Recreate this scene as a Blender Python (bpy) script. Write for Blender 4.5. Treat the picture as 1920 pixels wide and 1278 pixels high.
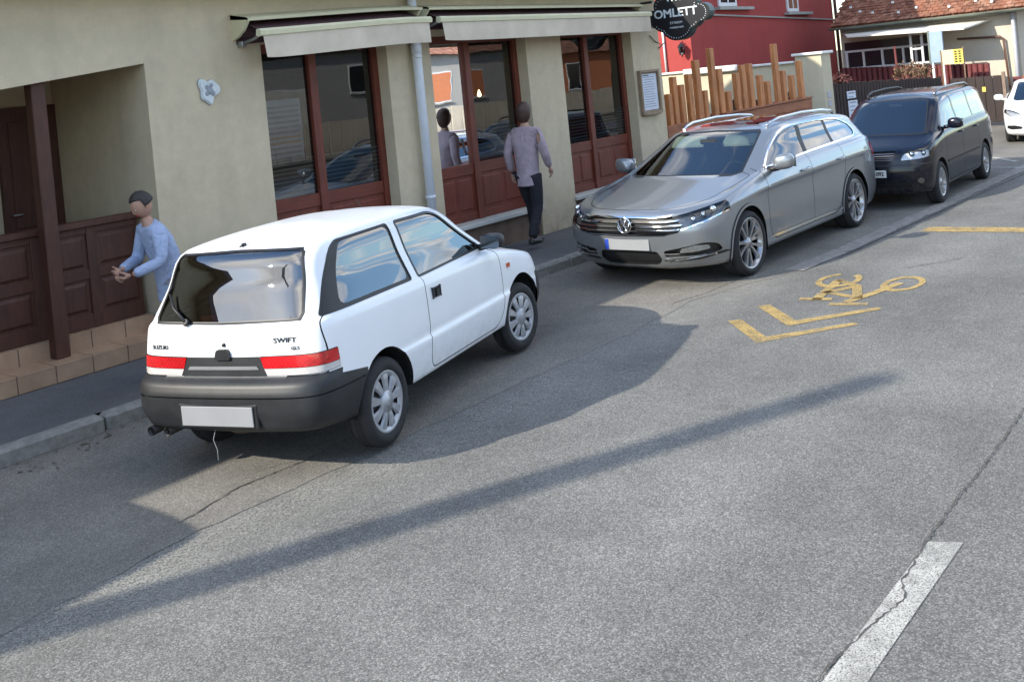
import bpy, bmesh, math, random
import numpy as np
from mathutils import Vector, Matrix
random.seed(7)
for _o in list(bpy.data.objects): bpy.data.objects.remove(_o, do_unlink=True)
SC = bpy.context.scene
COL = SC.collection
PI = math.pi

# ------------------------------------------------------------------ camera
# world frame: X along the street (away to the right), Y into the restaurant (facade plane at Y=0), Z up
cam_d = bpy.data.cameras.new('camera')
cam = bpy.data.objects.new('camera', cam_d); COL.objects.link(cam); SC.camera = cam
cam_d.sensor_width = 36.0; cam_d.sensor_fit = 'HORIZONTAL'
cam_d.lens = 36.0
cam_d.shift_y = -0.2568
cam_d.clip_start = 0.05; cam_d.clip_end = 2000
yaw, roll = math.radians(39.0), math.radians(5.64)
fwd = Vector((math.cos(yaw), math.sin(yaw), 0)); right = Vector((math.sin(yaw), -math.cos(yaw), 0)); up = Vector((0, 0, 1))
r2 = right*math.cos(roll) - up*math.sin(roll); u2 = right*math.sin(roll) + up*math.cos(roll)
cam.matrix_world = Matrix(((r2.x, u2.x, -fwd.x, 0), (r2.y, u2.y, -fwd.y, -8.85), (r2.z, u2.z, -fwd.z, 2.35), (0, 0, 0, 1)))
SC.render.resolution_x, SC.render.resolution_y = 1024, 681

# ------------------------------------------------------------------ sky and sun
SUN_EL = math.radians(31.0)
LX, LY = 0.909, -0.416                         # horizontal travel of the light
wd = bpy.data.worlds.new('World'); SC.world = wd; wd.use_nodes = True
wn = wd.node_tree.nodes; wl = wd.node_tree.links; wn.clear()
wo = wn.new('ShaderNodeOutputWorld'); bg = wn.new('ShaderNodeBackground'); sky = wn.new('ShaderNodeTexSky')
sky.sky_type = 'NISHITA'; sky.sun_disc = False; sky.sun_elevation = SUN_EL; sky.sun_rotation = math.atan2(-LX, -LY)
sky.air_density = 1.1; sky.dust_density = 0.4; sky.ozone_density = 2.5
tc = wn.new('ShaderNodeTexCoord'); sep = wn.new('ShaderNodeSeparateXYZ'); wl.new(tc.outputs['Generated'], sep.inputs[0])
mx = wn.new('ShaderNodeMath'); mx.operation = 'MAXIMUM'; mx.inputs[1].default_value = 0.06; wl.new(sep.outputs[2], mx.inputs[0])
cmb = wn.new('ShaderNodeCombineXYZ')
for i in (0, 1):
    dv = wn.new('ShaderNodeMath'); dv.operation = 'DIVIDE'; wl.new(sep.outputs[i], dv.inputs[0]); wl.new(mx.outputs[0], dv.inputs[1]); wl.new(dv.outputs[0], cmb.inputs[i])
cn = wn.new('ShaderNodeTexNoise'); cn.inputs['Scale'].default_value = 0.95; cn.inputs['Detail'].default_value = 9; cn.inputs['Roughness'].default_value = 0.56; cn.inputs['Distortion'].default_value = 0.35
wl.new(cmb.outputs[0], cn.inputs['Vector'])
cr = wn.new('ShaderNodeValToRGB'); cr.color_ramp.elements[0].position = 0.49; cr.color_ramp.elements[0].color = (0, 0, 0, 1); cr.color_ramp.elements[1].position = 0.61; cr.color_ramp.elements[1].color = (.92, .92, .92, 1)
wl.new(cn.outputs[0], cr.inputs[0])
cn2 = wn.new('ShaderNodeTexNoise'); cn2.inputs['Scale'].default_value = 2.3; cn2.inputs['Detail'].default_value = 6
wl.new(cmb.outputs[0], cn2.inputs['Vector'])
cr2 = wn.new('ShaderNodeValToRGB'); cr2.color_ramp.elements[0].position = 0.3; cr2.color_ramp.elements[0].color = (4.2, 4.2, 4.4, 1); cr2.color_ramp.elements[1].position = 0.65; cr2.color_ramp.elements[1].color = (10.5, 10.2, 9.7, 1)
wl.new(cn2.outputs[0], cr2.inputs[0])
cmix = wn.new('ShaderNodeMix'); cmix.data_type = 'RGBA'
hf = wn.new('ShaderNodeMapRange'); hf.inputs[1].default_value = .03; hf.inputs[2].default_value = .16; wl.new(sep.outputs[2], hf.inputs[0])
hm = wn.new('ShaderNodeMath'); hm.operation = 'MULTIPLY'; wl.new(cr.outputs[0], hm.inputs[0]); wl.new(hf.outputs[0], hm.inputs[1]); wl.new(hm.outputs[0], cmix.inputs[0]); tint = wn.new('ShaderNodeMix'); tint.data_type = 'RGBA'; tint.blend_type = 'MULTIPLY'; tint.inputs[0].default_value = 1.0; tint.inputs[7].default_value = (.88, .97, 1.03, 1); wl.new(sky.outputs[0], tint.inputs[6]); wl.new(tint.outputs[2], cmix.inputs[6]); wl.new(cr2.outputs[0], cmix.inputs[7])
wl.new(cmix.outputs[2], bg.inputs[0]); wl.new(bg.outputs[0], wo.inputs[0])
bg.inputs[1].default_value = 0.148
sun_d = bpy.data.lights.new('sun', 'SUN'); sun_d.energy = 2.9; sun_d.angle = math.radians(0.6); sun_d.color = (1.0, 0.93, 0.81)
sun = bpy.data.objects.new('sun', sun_d); COL.objects.link(sun)
sun.rotation_euler = Vector((LX*math.cos(SUN_EL), LY*math.cos(SUN_EL), -math.sin(SUN_EL))).to_track_quat('-Z', 'Y').to_euler()
SC.view_settings.view_transform = 'Standard'; SC.view_settings.look = 'None'; SC.view_settings.gamma = 1.0
SC.view_settings.exposure = 1.18; SC.view_settings.use_curve_mapping = False

# ------------------------------------------------------------------ materials
MATS = {}
class NT:
    def __init__(s, name):
        s.m = bpy.data.materials.new(name); s.m.use_nodes = True
        s.n = s.m.node_tree.nodes; s.l = s.m.node_tree.links
        s.b = s.n['Principled BSDF']; s.out = s.n['Material Output']
        s.tc = s.n.new('ShaderNodeTexCoord')
    def node(s, t, **kw):
        nd = s.n.new(t)
        for k, v in kw.items(): setattr(nd, k, v)
        return nd
    def link(s, a, b): s.l.new(a, b)
    def noise(s, scale, detail=4, rough=.55, vec=None, dist=0.0, coord='Object', sc3=None):
        nd = s.n.new('ShaderNodeTexNoise'); nd.inputs['Scale'].default_value = scale; nd.inputs['Detail'].default_value = detail
        nd.inputs['Roughness'].default_value = rough; nd.inputs['Distortion'].default_value = dist
        v = vec if vec is not None else s.tc.outputs[coord]
        if sc3:
            mp = s.n.new('ShaderNodeMapping'); mp.inputs['Scale'].default_value = sc3; s.link(v, mp.inputs['Vector']); v = mp.outputs[0]
        s.link(v, nd.inputs['Vector']); return nd.outputs[0]
    def ramp(s, fac, stops):
        r = s.n.new('ShaderNodeValToRGB'); e = r.color_ramp.elements
        while len(e) < len(stops): e.new(0.5)
        for i, (p, c) in enumerate(stops):
            e[i].position = p; e[i].color = (c, c, c, 1) if isinstance(c, (int, float)) else tuple(c) + (1,)
        s.link(fac, r.inputs[0]); return r.outputs[0]
    def mix(s, fac, a, b, mode='MIX'):
        m = s.n.new('ShaderNodeMix'); m.data_type = 'RGBA'; m.blend_type = mode
        for v, i in ((fac, 0), (a, 6), (b, 7)):
            if isinstance(v, (int, float)): m.inputs[i].default_value = v if i == 0 else (v, v, v, 1)
            elif isinstance(v, tuple): m.inputs[i].default_value = v + (1,) if len(v) == 3 else v
            else: s.link(v, m.inputs[i])
        return m.outputs[2]
    def math(s, op, a, b=0.0, clamp=False):
        m = s.n.new('ShaderNodeMath'); m.operation = op; m.use_clamp = clamp
        for v, i in ((a, 0), (b, 1)):
            if isinstance(v, (int, float)): m.inputs[i].default_value = v
            else: s.link(v, m.inputs[i])
        return m.outputs[0]
    def bump(s, h, strength=.3, dist=.01):
        b = s.n.new('ShaderNodeBump'); b.inputs['Strength'].default_value = strength; b.inputs['Distance'].default_value = dist
        s.link(h, b.inputs['Height']); s.link(b.outputs[0], s.b.inputs['Normal'])
    def set(s, **kw):
        names = dict(col='Base Color', rough='Roughness', metal='Metallic', coat='Coat Weight', coatr='Coat Roughness', spec='Specular IOR Level', ecol='Emission Color', estr='Emission Strength', ior='IOR', trans='Transmission Weight', alpha='Alpha', sheen='Sheen Weight')
        for k, v in kw.items():
            i = s.b.inputs[names[k]]
            if hasattr(v, 'node'): s.link(v, i)
            elif isinstance(v, tuple): i.default_value = v + (1,) if len(v) == 3 else v
            else: i.default_value = v
        return s
def simple(name, col, rough=.6, var=.12, vscale=6.0, bump=0.0, bscale=80.0, **kw):
    t = NT(name)
    n = t.noise(vscale, 5, .6)
    f = t.ramp(n, [(.3, 1.0-var), (.7, 1.0+var)])
    t.set(col=t.mix(1.0, col, f, 'MULTIPLY'), rough=rough, **kw)
    if bump: t.bump(t.noise(bscale, 3), bump, .004)
    MATS[name] = t.m; return t.m
def paint(name, col, metal=0.0, rough=.35, dirt=.1, flake=False, coat=.35, spec=.5):
    t = NT(name)
    n = t.noise(2.3, 6, .65); d = t.ramp(n, [(.45, 0.0), (.75, dirt)])
    sp = t.node('ShaderNodeSeparateXYZ'); t.link(t.tc.outputs['Object'], sp.inputs[0])
    low = t.math('MULTIPLY', t.ramp(sp.outputs[2], [(.12, 1.0), (.60, 0.0)]), t.ramp(t.noise(9, 5, .7), [(.35, 0.0), (.8, .55)]))
    c = t.mix(t.math('MAXIMUM', d, low), col, (.16, .145, .12))
    t.set(col=c, metal=metal, rough=rough, coat=.8 if metal or flake else coat, coatr=.04, spec=spec)
    if flake: t.bump(t.noise(900, 2), .03, .001)
    MATS[name] = t.m; return t.m
def glass(name, tint=(.10, .12, .12), ior=1.7, add=.03, rough=0.0, wob=.004):
    t = NT(name); t.n.remove(t.b)
    fr = t.node('ShaderNodeFresnel'); fr.inputs[0].default_value = ior
    f = t.math('ADD', fr.outputs[0], add, True)
    tr = t.node('ShaderNodeBsdfTransparent'); tr.inputs[0].default_value = tint + (1,)
    gl = t.node('ShaderNodeBsdfGlossy'); gl.inputs['Roughness'].default_value = rough; gl.inputs[0].default_value = (1, 1, 1, 1)
    bmp = t.node('ShaderNodeBump'); bmp.inputs['Strength'].default_value = wob; bmp.inputs['Distance'].default_value = .02
    t.link(t.noise(1.6, 2), bmp.inputs['Height']); t.link(bmp.outputs[0], gl.inputs['Normal'])
    ms = t.node('ShaderNodeMixShader'); t.link(f, ms.inputs[0]); t.link(tr.outputs[0], ms.inputs[1]); t.link(gl.outputs[0], ms.inputs[2])
    t.link(ms.outputs[0], t.out.inputs[0]); MATS[name] = t.m; return t.m

# ------------------------------------------------------------------ object helpers
def tag(o, label=None, cat=None, group=None, kind=None):
    if label: o['label'] = label
    if cat: o['category'] = cat
    if group: o['group'] = group
    if kind: o['kind'] = kind
    return o
def empty(name, loc=(0, 0, 0), rz=0.0, label=None, cat=None, group=None):
    o = bpy.data.objects.new(name, None); COL.objects.link(o); o.location = loc; o.rotation_euler = (0, 0, rz); o.empty_display_size = .1
    return tag(o, label, cat, group)
def link(name, me, mat=None, parent=None, loc=None):
    o = bpy.data.objects.new(name, me); COL.objects.link(o)
    if mat is not None and len(me.materials) == 0: me.materials.append(mat if not isinstance(mat, str) else MATS[mat])
    if parent is not None: o.parent = parent
    if loc is not None: o.location = loc
    return o
class MB:
    """collects shapes of ONE mesh object"""
    def __init__(s): s.v = []; s.f = []; s.sm = []
    def add(s, vs, fs, smooth=False):
        b = len(s.v); s.v += [tuple(p) for p in vs]; s.f += [tuple(b+i for i in f) for f in fs]; s.sm += [smooth]*len(fs); return s
    def box(s, x0, x1, y0, y1, z0, z1, c=0.0):
        if c <= 0:
            return s.add([(x0, y0, z0), (x1, y0, z0), (x1, y1, z0), (x0, y1, z0), (x0, y0, z1), (x1, y0, z1), (x1, y1, z1), (x0, y1, z1)],
                  [(0, 3, 2, 1), (4, 5, 6, 7), (0, 1, 5, 4), (1, 2, 6, 5), (2, 3, 7, 6), (3, 0, 4, 7)])
        bm = bmesh.new(); bmesh.ops.create_cube(bm, size=1.0)
        for v in bm.verts: v.co = Vector((x0+(v.co.x+.5)*(x1-x0), y0+(v.co.y+.5)*(y1-y0), z0+(v.co.z+.5)*(z1-z0)))
        bmesh.ops.bevel(bm, geom=list(bm.edges), offset=c, segments=1, affect='EDGES', profile=.5, clamp_overlap=True)
        s.bm(bm); bm.free(); return s
    def bm(s, bm, smooth=False, M=None):
        bm.verts.index_update()
        return s.add([(M @ v.co if M else v.co) for v in bm.verts], [[v.index for v in f.verts] for f in bm.faces], smooth)
    def tube(s, pts, r, n=8, caps=True, smooth=True):
        pts = [Vector(p) for p in pts]; rs = r if isinstance(r, (list, tuple)) else [r]*len(pts); vs = []
        prev = None
        for i, p in enumerate(pts):
            d = (pts[min(i+1, len(pts)-1)] - pts[max(i-1, 0)]).normalized()
            a = Vector((0, 0, 1)) if abs(d.z) < .9 else Vector((1, 0, 0))
            if prev is not None: a = prev
            x = d.cross(a).normalized(); y = x.cross(d).normalized(); prev = y
            for k in range(n):
                t = 2*PI*k/n; vs.append(p + (x*math.cos(t) + y*math.sin(t))*rs[i])
        fs = [(i*n+k, i*n+(k+1) % n, (i+1)*n+(k+1) % n, (i+1)*n+k) for i in range(len(pts)-1) for k in range(n)]
        s.add(vs, fs, smooth)
        if caps:
            b = len(s.v)-len(vs); s.f += [tuple(b+k for k in reversed(range(n))), tuple(b+(len(pts)-1)*n+k for k in range(n))]; s.sm += [False, False]
        return s
    def lathe(s, prof, n=32, axis='z', c=(0, 0, 0), smooth=True):
        vs = []
        for (r, h) in prof:
            for k in range(n):
                t = 2*PI*k/n; a, b = r*math.cos(t), r*math.sin(t)
                q = {'z': (a, b, h), 'y': (a, h, b), 'x': (h, a, b)}[axis]
                vs.append((q[0]+c[0], q[1]+c[1], q[2]+c[2]))
        fl = axis == 'y'
        fs = []
        for i in range(len(prof)-1):
            for k in range(n):
                f = (i*n+k, i*n+(k+1) % n, (i+1)*n+(k+1) % n, (i+1)*n+k)
                fs.append(f[::-1] if fl else f)
        return s.add(vs, fs, smooth)
    def prism(s, poly, lo, hi, axes='xz'):
        """extrude a 2D outline along the missing axis"""
        ix = {'x': 0, 'y': 1, 'z': 2}; a, b = ix[axes[0]], ix[axes[1]]; c = 3-a-b; vs = []
        for h in (lo, hi):
            for p in poly:
                q = [0, 0, 0]; q[a], q[b], q[c] = p[0], p[1], h; vs.append(q)
        n = len(poly)
        fs = [tuple(range(n)), tuple(range(2*n-1, n-1, -1))] + [(i, n+i, n+(i+1) % n, (i+1) % n) for i in range(n)]
        return s.add(vs, fs)
    def mesh(s, name, fixn=True, angle=None):
        me = bpy.data.meshes.new(name); me.from_pydata(s.v, [], s.f); me.update()
        if fixn:
            bm = bmesh.new(); bm.from_mesh(me); bmesh.ops.recalc_face_normals(bm, faces=list(bm.faces)); bm.to_mesh(me); bm.free()
        me.polygons.foreach_set('use_smooth', s.sm); me.update()
        return me
    def build(s, name, mat, parent=None, fixn=True, loc=None):
        return link(name, s.mesh(name, fixn), MATS[mat] if isinstance(mat, str) else mat, parent, loc)
def copy_tree(o, parent=None):
    c = o.copy(); COL.objects.link(c)
    if parent is not None: c.parent = parent
    for ch in [q for q in bpy.data.objects if q.parent == o and q != c]:
        copy_tree(ch, c)
    return c
def arc(cx, cy, r, a0, a1, n=12): return [(cx+r*math.cos(math.radians(a0+(a1-a0)*i/n)), cy+r*math.sin(math.radians(a0+(a1-a0)*i/n))) for i in range(n+1)]
def rnd(poly, r, n=4):
    """round the corners of a polygon; r is a number or a list"""
    out = []; N = len(poly)
    for i in range(N):
        p0, p, p1 = Vector(poly[i-1]), Vector(poly[i]), Vector(poly[(i+1) % N])
        rr = r[i] if isinstance(r, (list, tuple)) else r
        a, b = (p0-p), (p1-p); rr = min(rr, a.length*.45, b.length*.45)
        if rr < 1e-4: out.append(tuple(p)); continue
        a = p + a.normalized()*rr; b = p + b.normalized()*rr
        for k in range(n+1):
            t = k/n; q = a*(1-t)**2 + p*2*t*(1-t) + b*t*t; out.append((q.x, q.y))
    return out
def offs(poly, d):
    """offset a polygon outwards by d"""
    N = len(poly); A = sum(poly[i-1][0]*poly[i][1]-poly[i][0]*poly[i-1][1] for i in range(N)); s = 1 if A > 0 else -1; out = []
    for i in range(N):
        p0, p, p1 = Vector(poly[i-1]), Vector(poly[i]), Vector(poly[(i+1) % N])
        e0, e1 = (p-p0), (p1-p)
        if e0.length < 1e-7 or e1.length < 1e-7: out.append(tuple(p)); continue
        e0.normalize(); e1.normalize(); n0 = Vector((e0.y, -e0.x))*s; n1 = Vector((e1.y, -e1.x))*s
        m = n0+n1
        if m.length < 1e-4: out.append(tuple(p)); continue
        m.normalize(); k = d/max(.4, m.dot(n0)); out.append((p.x+m.x*k, p.y+m.y*k))
    return out
# ------------------------------------------------------------------ car body engine: a control cage, cut into panels along drawn outlines
def pchip(t, y, q):
    t = np.asarray(t, float); y = np.asarray(y, float); h = np.diff(t); d = np.diff(y, axis=0)/h[:, None]
    m = np.zeros_like(y)
    for k in range(1, len(t)-1):
        w1, w2 = 2*h[k]+h[k-1], h[k]+2*h[k-1]
        with np.errstate(divide='ignore', invalid='ignore'):
            v = (w1+w2)/(w1/d[k-1]+w2/d[k])
        m[k] = np.where(d[k-1]*d[k] > 0, v, 0)
    m[0], m[-1] = d[0], d[-1]
    i = np.clip(np.searchsorted(t, q, side='right')-1, 0, len(t)-2); hh = h[i][:, None]; s = ((q-t[i])[:, None])/hh
    return (2*s**3-3*s**2+1)*y[i]+(s**3-2*s**2+s)*hh*m[i]+(-2*s**3+3*s**2)*y[i+1]+(s**3-s**2)*hh*m[i+1]
def cubic(t, y, q):
    """Catmull-Rom with limited tangents, rounder than pchip"""
    t = np.asarray(t, float); y = np.asarray(y, float); h = np.diff(t); d = np.diff(y, axis=0)/h[:, None]
    m = np.zeros_like(y)
    for k in range(1, len(t)-1):
        m[k] = (d[k-1]*h[k]+d[k]*h[k-1])/(h[k]+h[k-1])
        lim = 2.2*np.minimum(np.abs(d[k-1]), np.abs(d[k])) + .10*np.maximum(np.abs(d[k-1]), np.abs(d[k]))
        m[k] = np.clip(m[k], -lim, lim)
    m[0], m[-1] = d[0], d[-1]
    i = np.clip(np.searchsorted(t, q, side='right')-1, 0, len(t)-2); hh = h[i][:, None]; s = ((q-t[i])[:, None])/hh
    return (2*s**3-3*s**2+1)*y[i]+(s**3-2*s**2+s)*hh*m[i]+(-2*s**3+3*s**2)*y[i+1]+(s**3-s**2)*hh*m[i+1]
def car_grid(cage, segn, ringn, crease=(), smooth=2):
    """cage[ring] = (X, Y, Z) rows; returns a dense grid of the left half"""
    C = np.array([[[X[k], Y[k], (Z[k] if hasattr(Z, '__len__') else Z)] for k in range(len(X))] for X, Y, Z in cage], float)
    R, K, _ = C.shape
    E = C.copy()
    mir = np.array([1, -1, 1])
    ext = np.concatenate([C[:, 2:0:-1]*mir, C, C[:, -2:-4:-1]*mir], 1)     # mirrored ends so that the centre line stays smooth
    mean = np.maximum(np.linalg.norm(np.diff(ext, axis=1), axis=2).mean(0), 1e-3)
    tk = np.concatenate([[0], np.cumsum(mean)])
    q = []
    for k in range(K-1):
        a, b = tk[k+2], tk[k+3]; q += [a+(b-a)*j/segn[k] for j in range(segn[k])]
    q.append(tk[K+1]); q = np.array(q)
    rows = np.stack([cubic(tk, ext[r], q) for r in range(R)])              # R x Q x 3
    rows[:, 0, 1] = 0; rows[:, -1, 1] = 0
    cuts = [0]+sorted(crease)+[R-1]; cuts = sorted(set(cuts))
    Q = rows.shape[1]; out = []
    mean = np.maximum(np.linalg.norm(np.diff(rows, axis=0), axis=2).mean(1), 1e-3); tr = np.concatenate([[0], np.cumsum(mean)])
    flat = rows.reshape(R, Q*3); creaserow = []
    for a, b in zip(cuts[:-1], cuts[1:]):
        qq = []
        for r in range(a, b): qq += [tr[r]+(tr[r+1]-tr[r])*j/ringn[r] for j in range(ringn[r])]
        if b == R-1: qq.append(tr[b])
        creaserow.append(sum(len(o) for o in out))
        if b-a == 1: s = (np.array(qq)-tr[a])/(tr[b]-tr[a]); out.append(flat[a]*(1-s[:, None])+flat[b]*s[:, None])
        else: out.append(cubic(tr[a:b+1], flat[a:b+1], np.array(qq)))
    G = np.concatenate(out).reshape(-1, Q, 3)
    for _ in range(smooth):
        S = G.copy()
        ee = np.concatenate([G[:, 1:2]*mir, G, G[:, -2:-1]*mir], 1)
        S[1:-1] = G[1:-1]*.5 + .125*(G[:-2]+G[2:]) + .125*(ee[1:-1, :-2]+ee[1:-1, 2:])
        for c in creaserow: S[c] = G[c]*.6+.2*(ee[c, :-2]+ee[c, 2:])
        S[:, 0, 1] = 0; S[:, -1, 1] = 0; S[0] = G[0]; S[-1, :, 1] = 0
        G = S
    return G
VIEW = {'side': (0, 2), 'rear': (1, 2), 'front': (1, 2), 'top': (0, 1)}
VCOND = {'side': lambda c, n: n.y > .22, 'rear': lambda c, n: n.x < -.12, 'front': lambda c, n: n.x > .12, 'top': lambda c, n: n.z > .25}
def inside(poly, x, y):
    r = False; j = len(poly)-1
    for i in range(len(poly)):
        xi, yi = poly[i]; xj, yj = poly[j]
        if (yi > y) != (yj > y) and x < (xj-xi)*(y-yi)/(yj-yi)+xi: r = not r
        j = i
    return r
def car_panels(G, regions):
    """cut the half-shell along every region outline; returns {name: (verts, normals, faces)} of the left half"""
    bm = bmesh.new(); nr, nq, _ = G.shape
    vs = [[bm.verts.new(G[i, j]) for j in range(nq)] for i in range(nr)]
    for i in range(nr-1):
        for j in range(nq-1):
            f = [vs[i][j], vs[i+1][j], vs[i+1][j+1], vs[i][j+1]]
            try: bm.faces.new(f)
            except ValueError: pass
    bmesh.ops.remove_doubles(bm, verts=list(bm.verts), dist=.0004)
    bm.normal_update()
    c = [f for f in bm.faces if abs(f.calc_center_median().z-.6) < .15 and f.calc_center_median().y > .5]
    if sum(f.normal.y for f in c) < 0: bmesh.ops.reverse_faces(bm, faces=list(bm.faces))
    bm.normal_update()
    for rg in regions:
        a, b = VIEW[rg['view']]; cond = rg.get('cond'); vc = VCOND[rg['view']]
        poly = rg['poly']; N = len(poly)
        lo = (min(p[0] for p in poly), min(p[1] for p in poly)); hi = (max(p[0] for p in poly), max(p[1] for p in poly))
        cand = set()
        for f in bm.faces:
            fa = [v.co[a] for v in f.verts]; fb = [v.co[b] for v in f.verts]
            if max(fa) < lo[0] or min(fa) > hi[0] or max(fb) < lo[1] or min(fb) > hi[1]: continue
            cc = f.calc_center_median()
            if not vc(cc, f.normal): continue
            if cond and not cond(cc, f.normal): continue
            cand.add(f)
        for i in range(N):
            p, q = poly[i], poly[(i+1) % N]
            dx, dy = q[0]-p[0], q[1]-p[1]; L = math.hypot(dx, dy)
            if L < 1e-6: continue
            e = .002; l0, h0, l1, h1 = min(p[0], q[0])-e, max(p[0], q[0])+e, min(p[1], q[1])-e, max(p[1], q[1])+e
            nx, ny = -dy/L, dx/L; off = nx*p[0]+ny*p[1]; sub = []
            for f in cand:
                if not f.is_valid: continue
                fa = [v.co[a] for v in f.verts]
                if max(fa) < l0 or min(fa) > h0: continue
                fb = [v.co[b] for v in f.verts]
                if max(fb) < l1 or min(fb) > h1: continue
                dd = [nx*x+ny*y-off for x, y in zip(fa, fb)]
                if max(dd) > 1e-6 and min(dd) < -1e-6: sub.append(f)
            if not sub: continue
            es = set(); vv = set()
            for f in sub: es.update(f.edges); vv.update(f.verts)
            co = [0, 0, 0]; no = [0, 0, 0]; co[a], co[b] = p; no[a], no[b] = nx, ny
            r = bmesh.ops.bisect_plane(bm, geom=sub+list(es)+list(vv), plane_co=co, plane_no=no, dist=1e-6)
            cand = {f for f in cand if f.is_valid}
            cand.update(g for g in r['geom'] if isinstance(g, bmesh.types.BMFace))
    bm.normal_update(); bm.verts.index_update()
    parts = {}
    for f in bm.faces:
        c = f.calc_center_median(); name = 'body'
        for rg in regions:
            if not VCOND[rg['view']](c, f.normal) or (rg.get('cond') and not rg['cond'](c, f.normal)): continue
            a, b = VIEW[rg['view']]
            if rg['name'] and inside(rg['poly'], c[a], c[b]): name = rg['name']; break
        parts.setdefault(name, []).append(f)
    out = {}
    for name, fs in parts.items():
        ids = {}; V = []; Nn = []; F = []
        for f in fs:
            l = []
            for v in f.verts:
                if v.index not in ids:
                    ids[v.index] = len(V); V.append(tuple(v.co)); n = v.normal.copy()
                    if abs(v.co.y) < 1e-4: n.y = 0; n.normalize()
                    Nn.append(tuple(n))
                l.append(ids[v.index])
            F.append(l)
        out[name] = (np.array(V), np.array(Nn), F)
    bm.free()
    return out
def shell(name, parts, mat, parent, mirror='both', sink=0.0):
    """parts: (V,N,F) of the left half; mirror: 'both' one mesh, 'L', 'R'"""
    V, N, F = parts; V = V - N*sink; allV, allN, allF = [], [], []
    if mirror in ('both', 'L'): allV.append(V); allN.append(N); allF += [list(f) for f in F]
    if mirror in ('both', 'R'):
        b = sum(len(v) for v in allV); m = np.array([1, -1, 1]); allV.append(V*m); allN.append(N*m); allF += [[b+i for i in reversed(f)] for f in F]
    V = np.concatenate(allV); N = np.concatenate(allN)
    me = bpy.data.meshes.new(name); me.from_pydata(V.tolist(), [], allF); me.polygons.foreach_set('use_smooth', [True]*len(allF)); me.update()
    try: me.normals_split_custom_set_from_vertices(N.tolist())
    except Exception as e: print('normals', e)
    return link(name, me, MATS[mat] if isinstance(mat, str) else mat, parent)
def build_car(root, P, spec):
    """spec: name -> (material, mode, sink, parent name, object name, label)"""
    made = {}
    for name, (mat, mode, sink, par, oname) in spec.items():
        if name not in P: continue
        pobj = made.get(par, [root])
        for i, m in enumerate(['both'] if mode == 'both' else ['L', 'R']):
            po = pobj[min(i, len(pobj)-1)] if par else root
            made.setdefault(name, []).append(shell(oname, P[name], mat, po, m, sink))
    lin = [P[k] for k in P if k in ('body', 'door', 'tailgate', 'hood', 'rear_bumper', 'front_bumper', 'front_door', 'rear_door', 'quarter_frit', 'pillar_trim', 'windshield_frit', 'trim')]
    V = np.concatenate([p[0]-p[1]*.025 for p in lin]); N = np.concatenate([-p[1] for p in lin]); F = []; b = 0
    for p in lin: F += [[b+i for i in reversed(f)] for f in p[2]]; b += len(p[0])
    shell('interior_lining', (V, N, F), 'cabin', root, 'both', 0)
    return made
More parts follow.
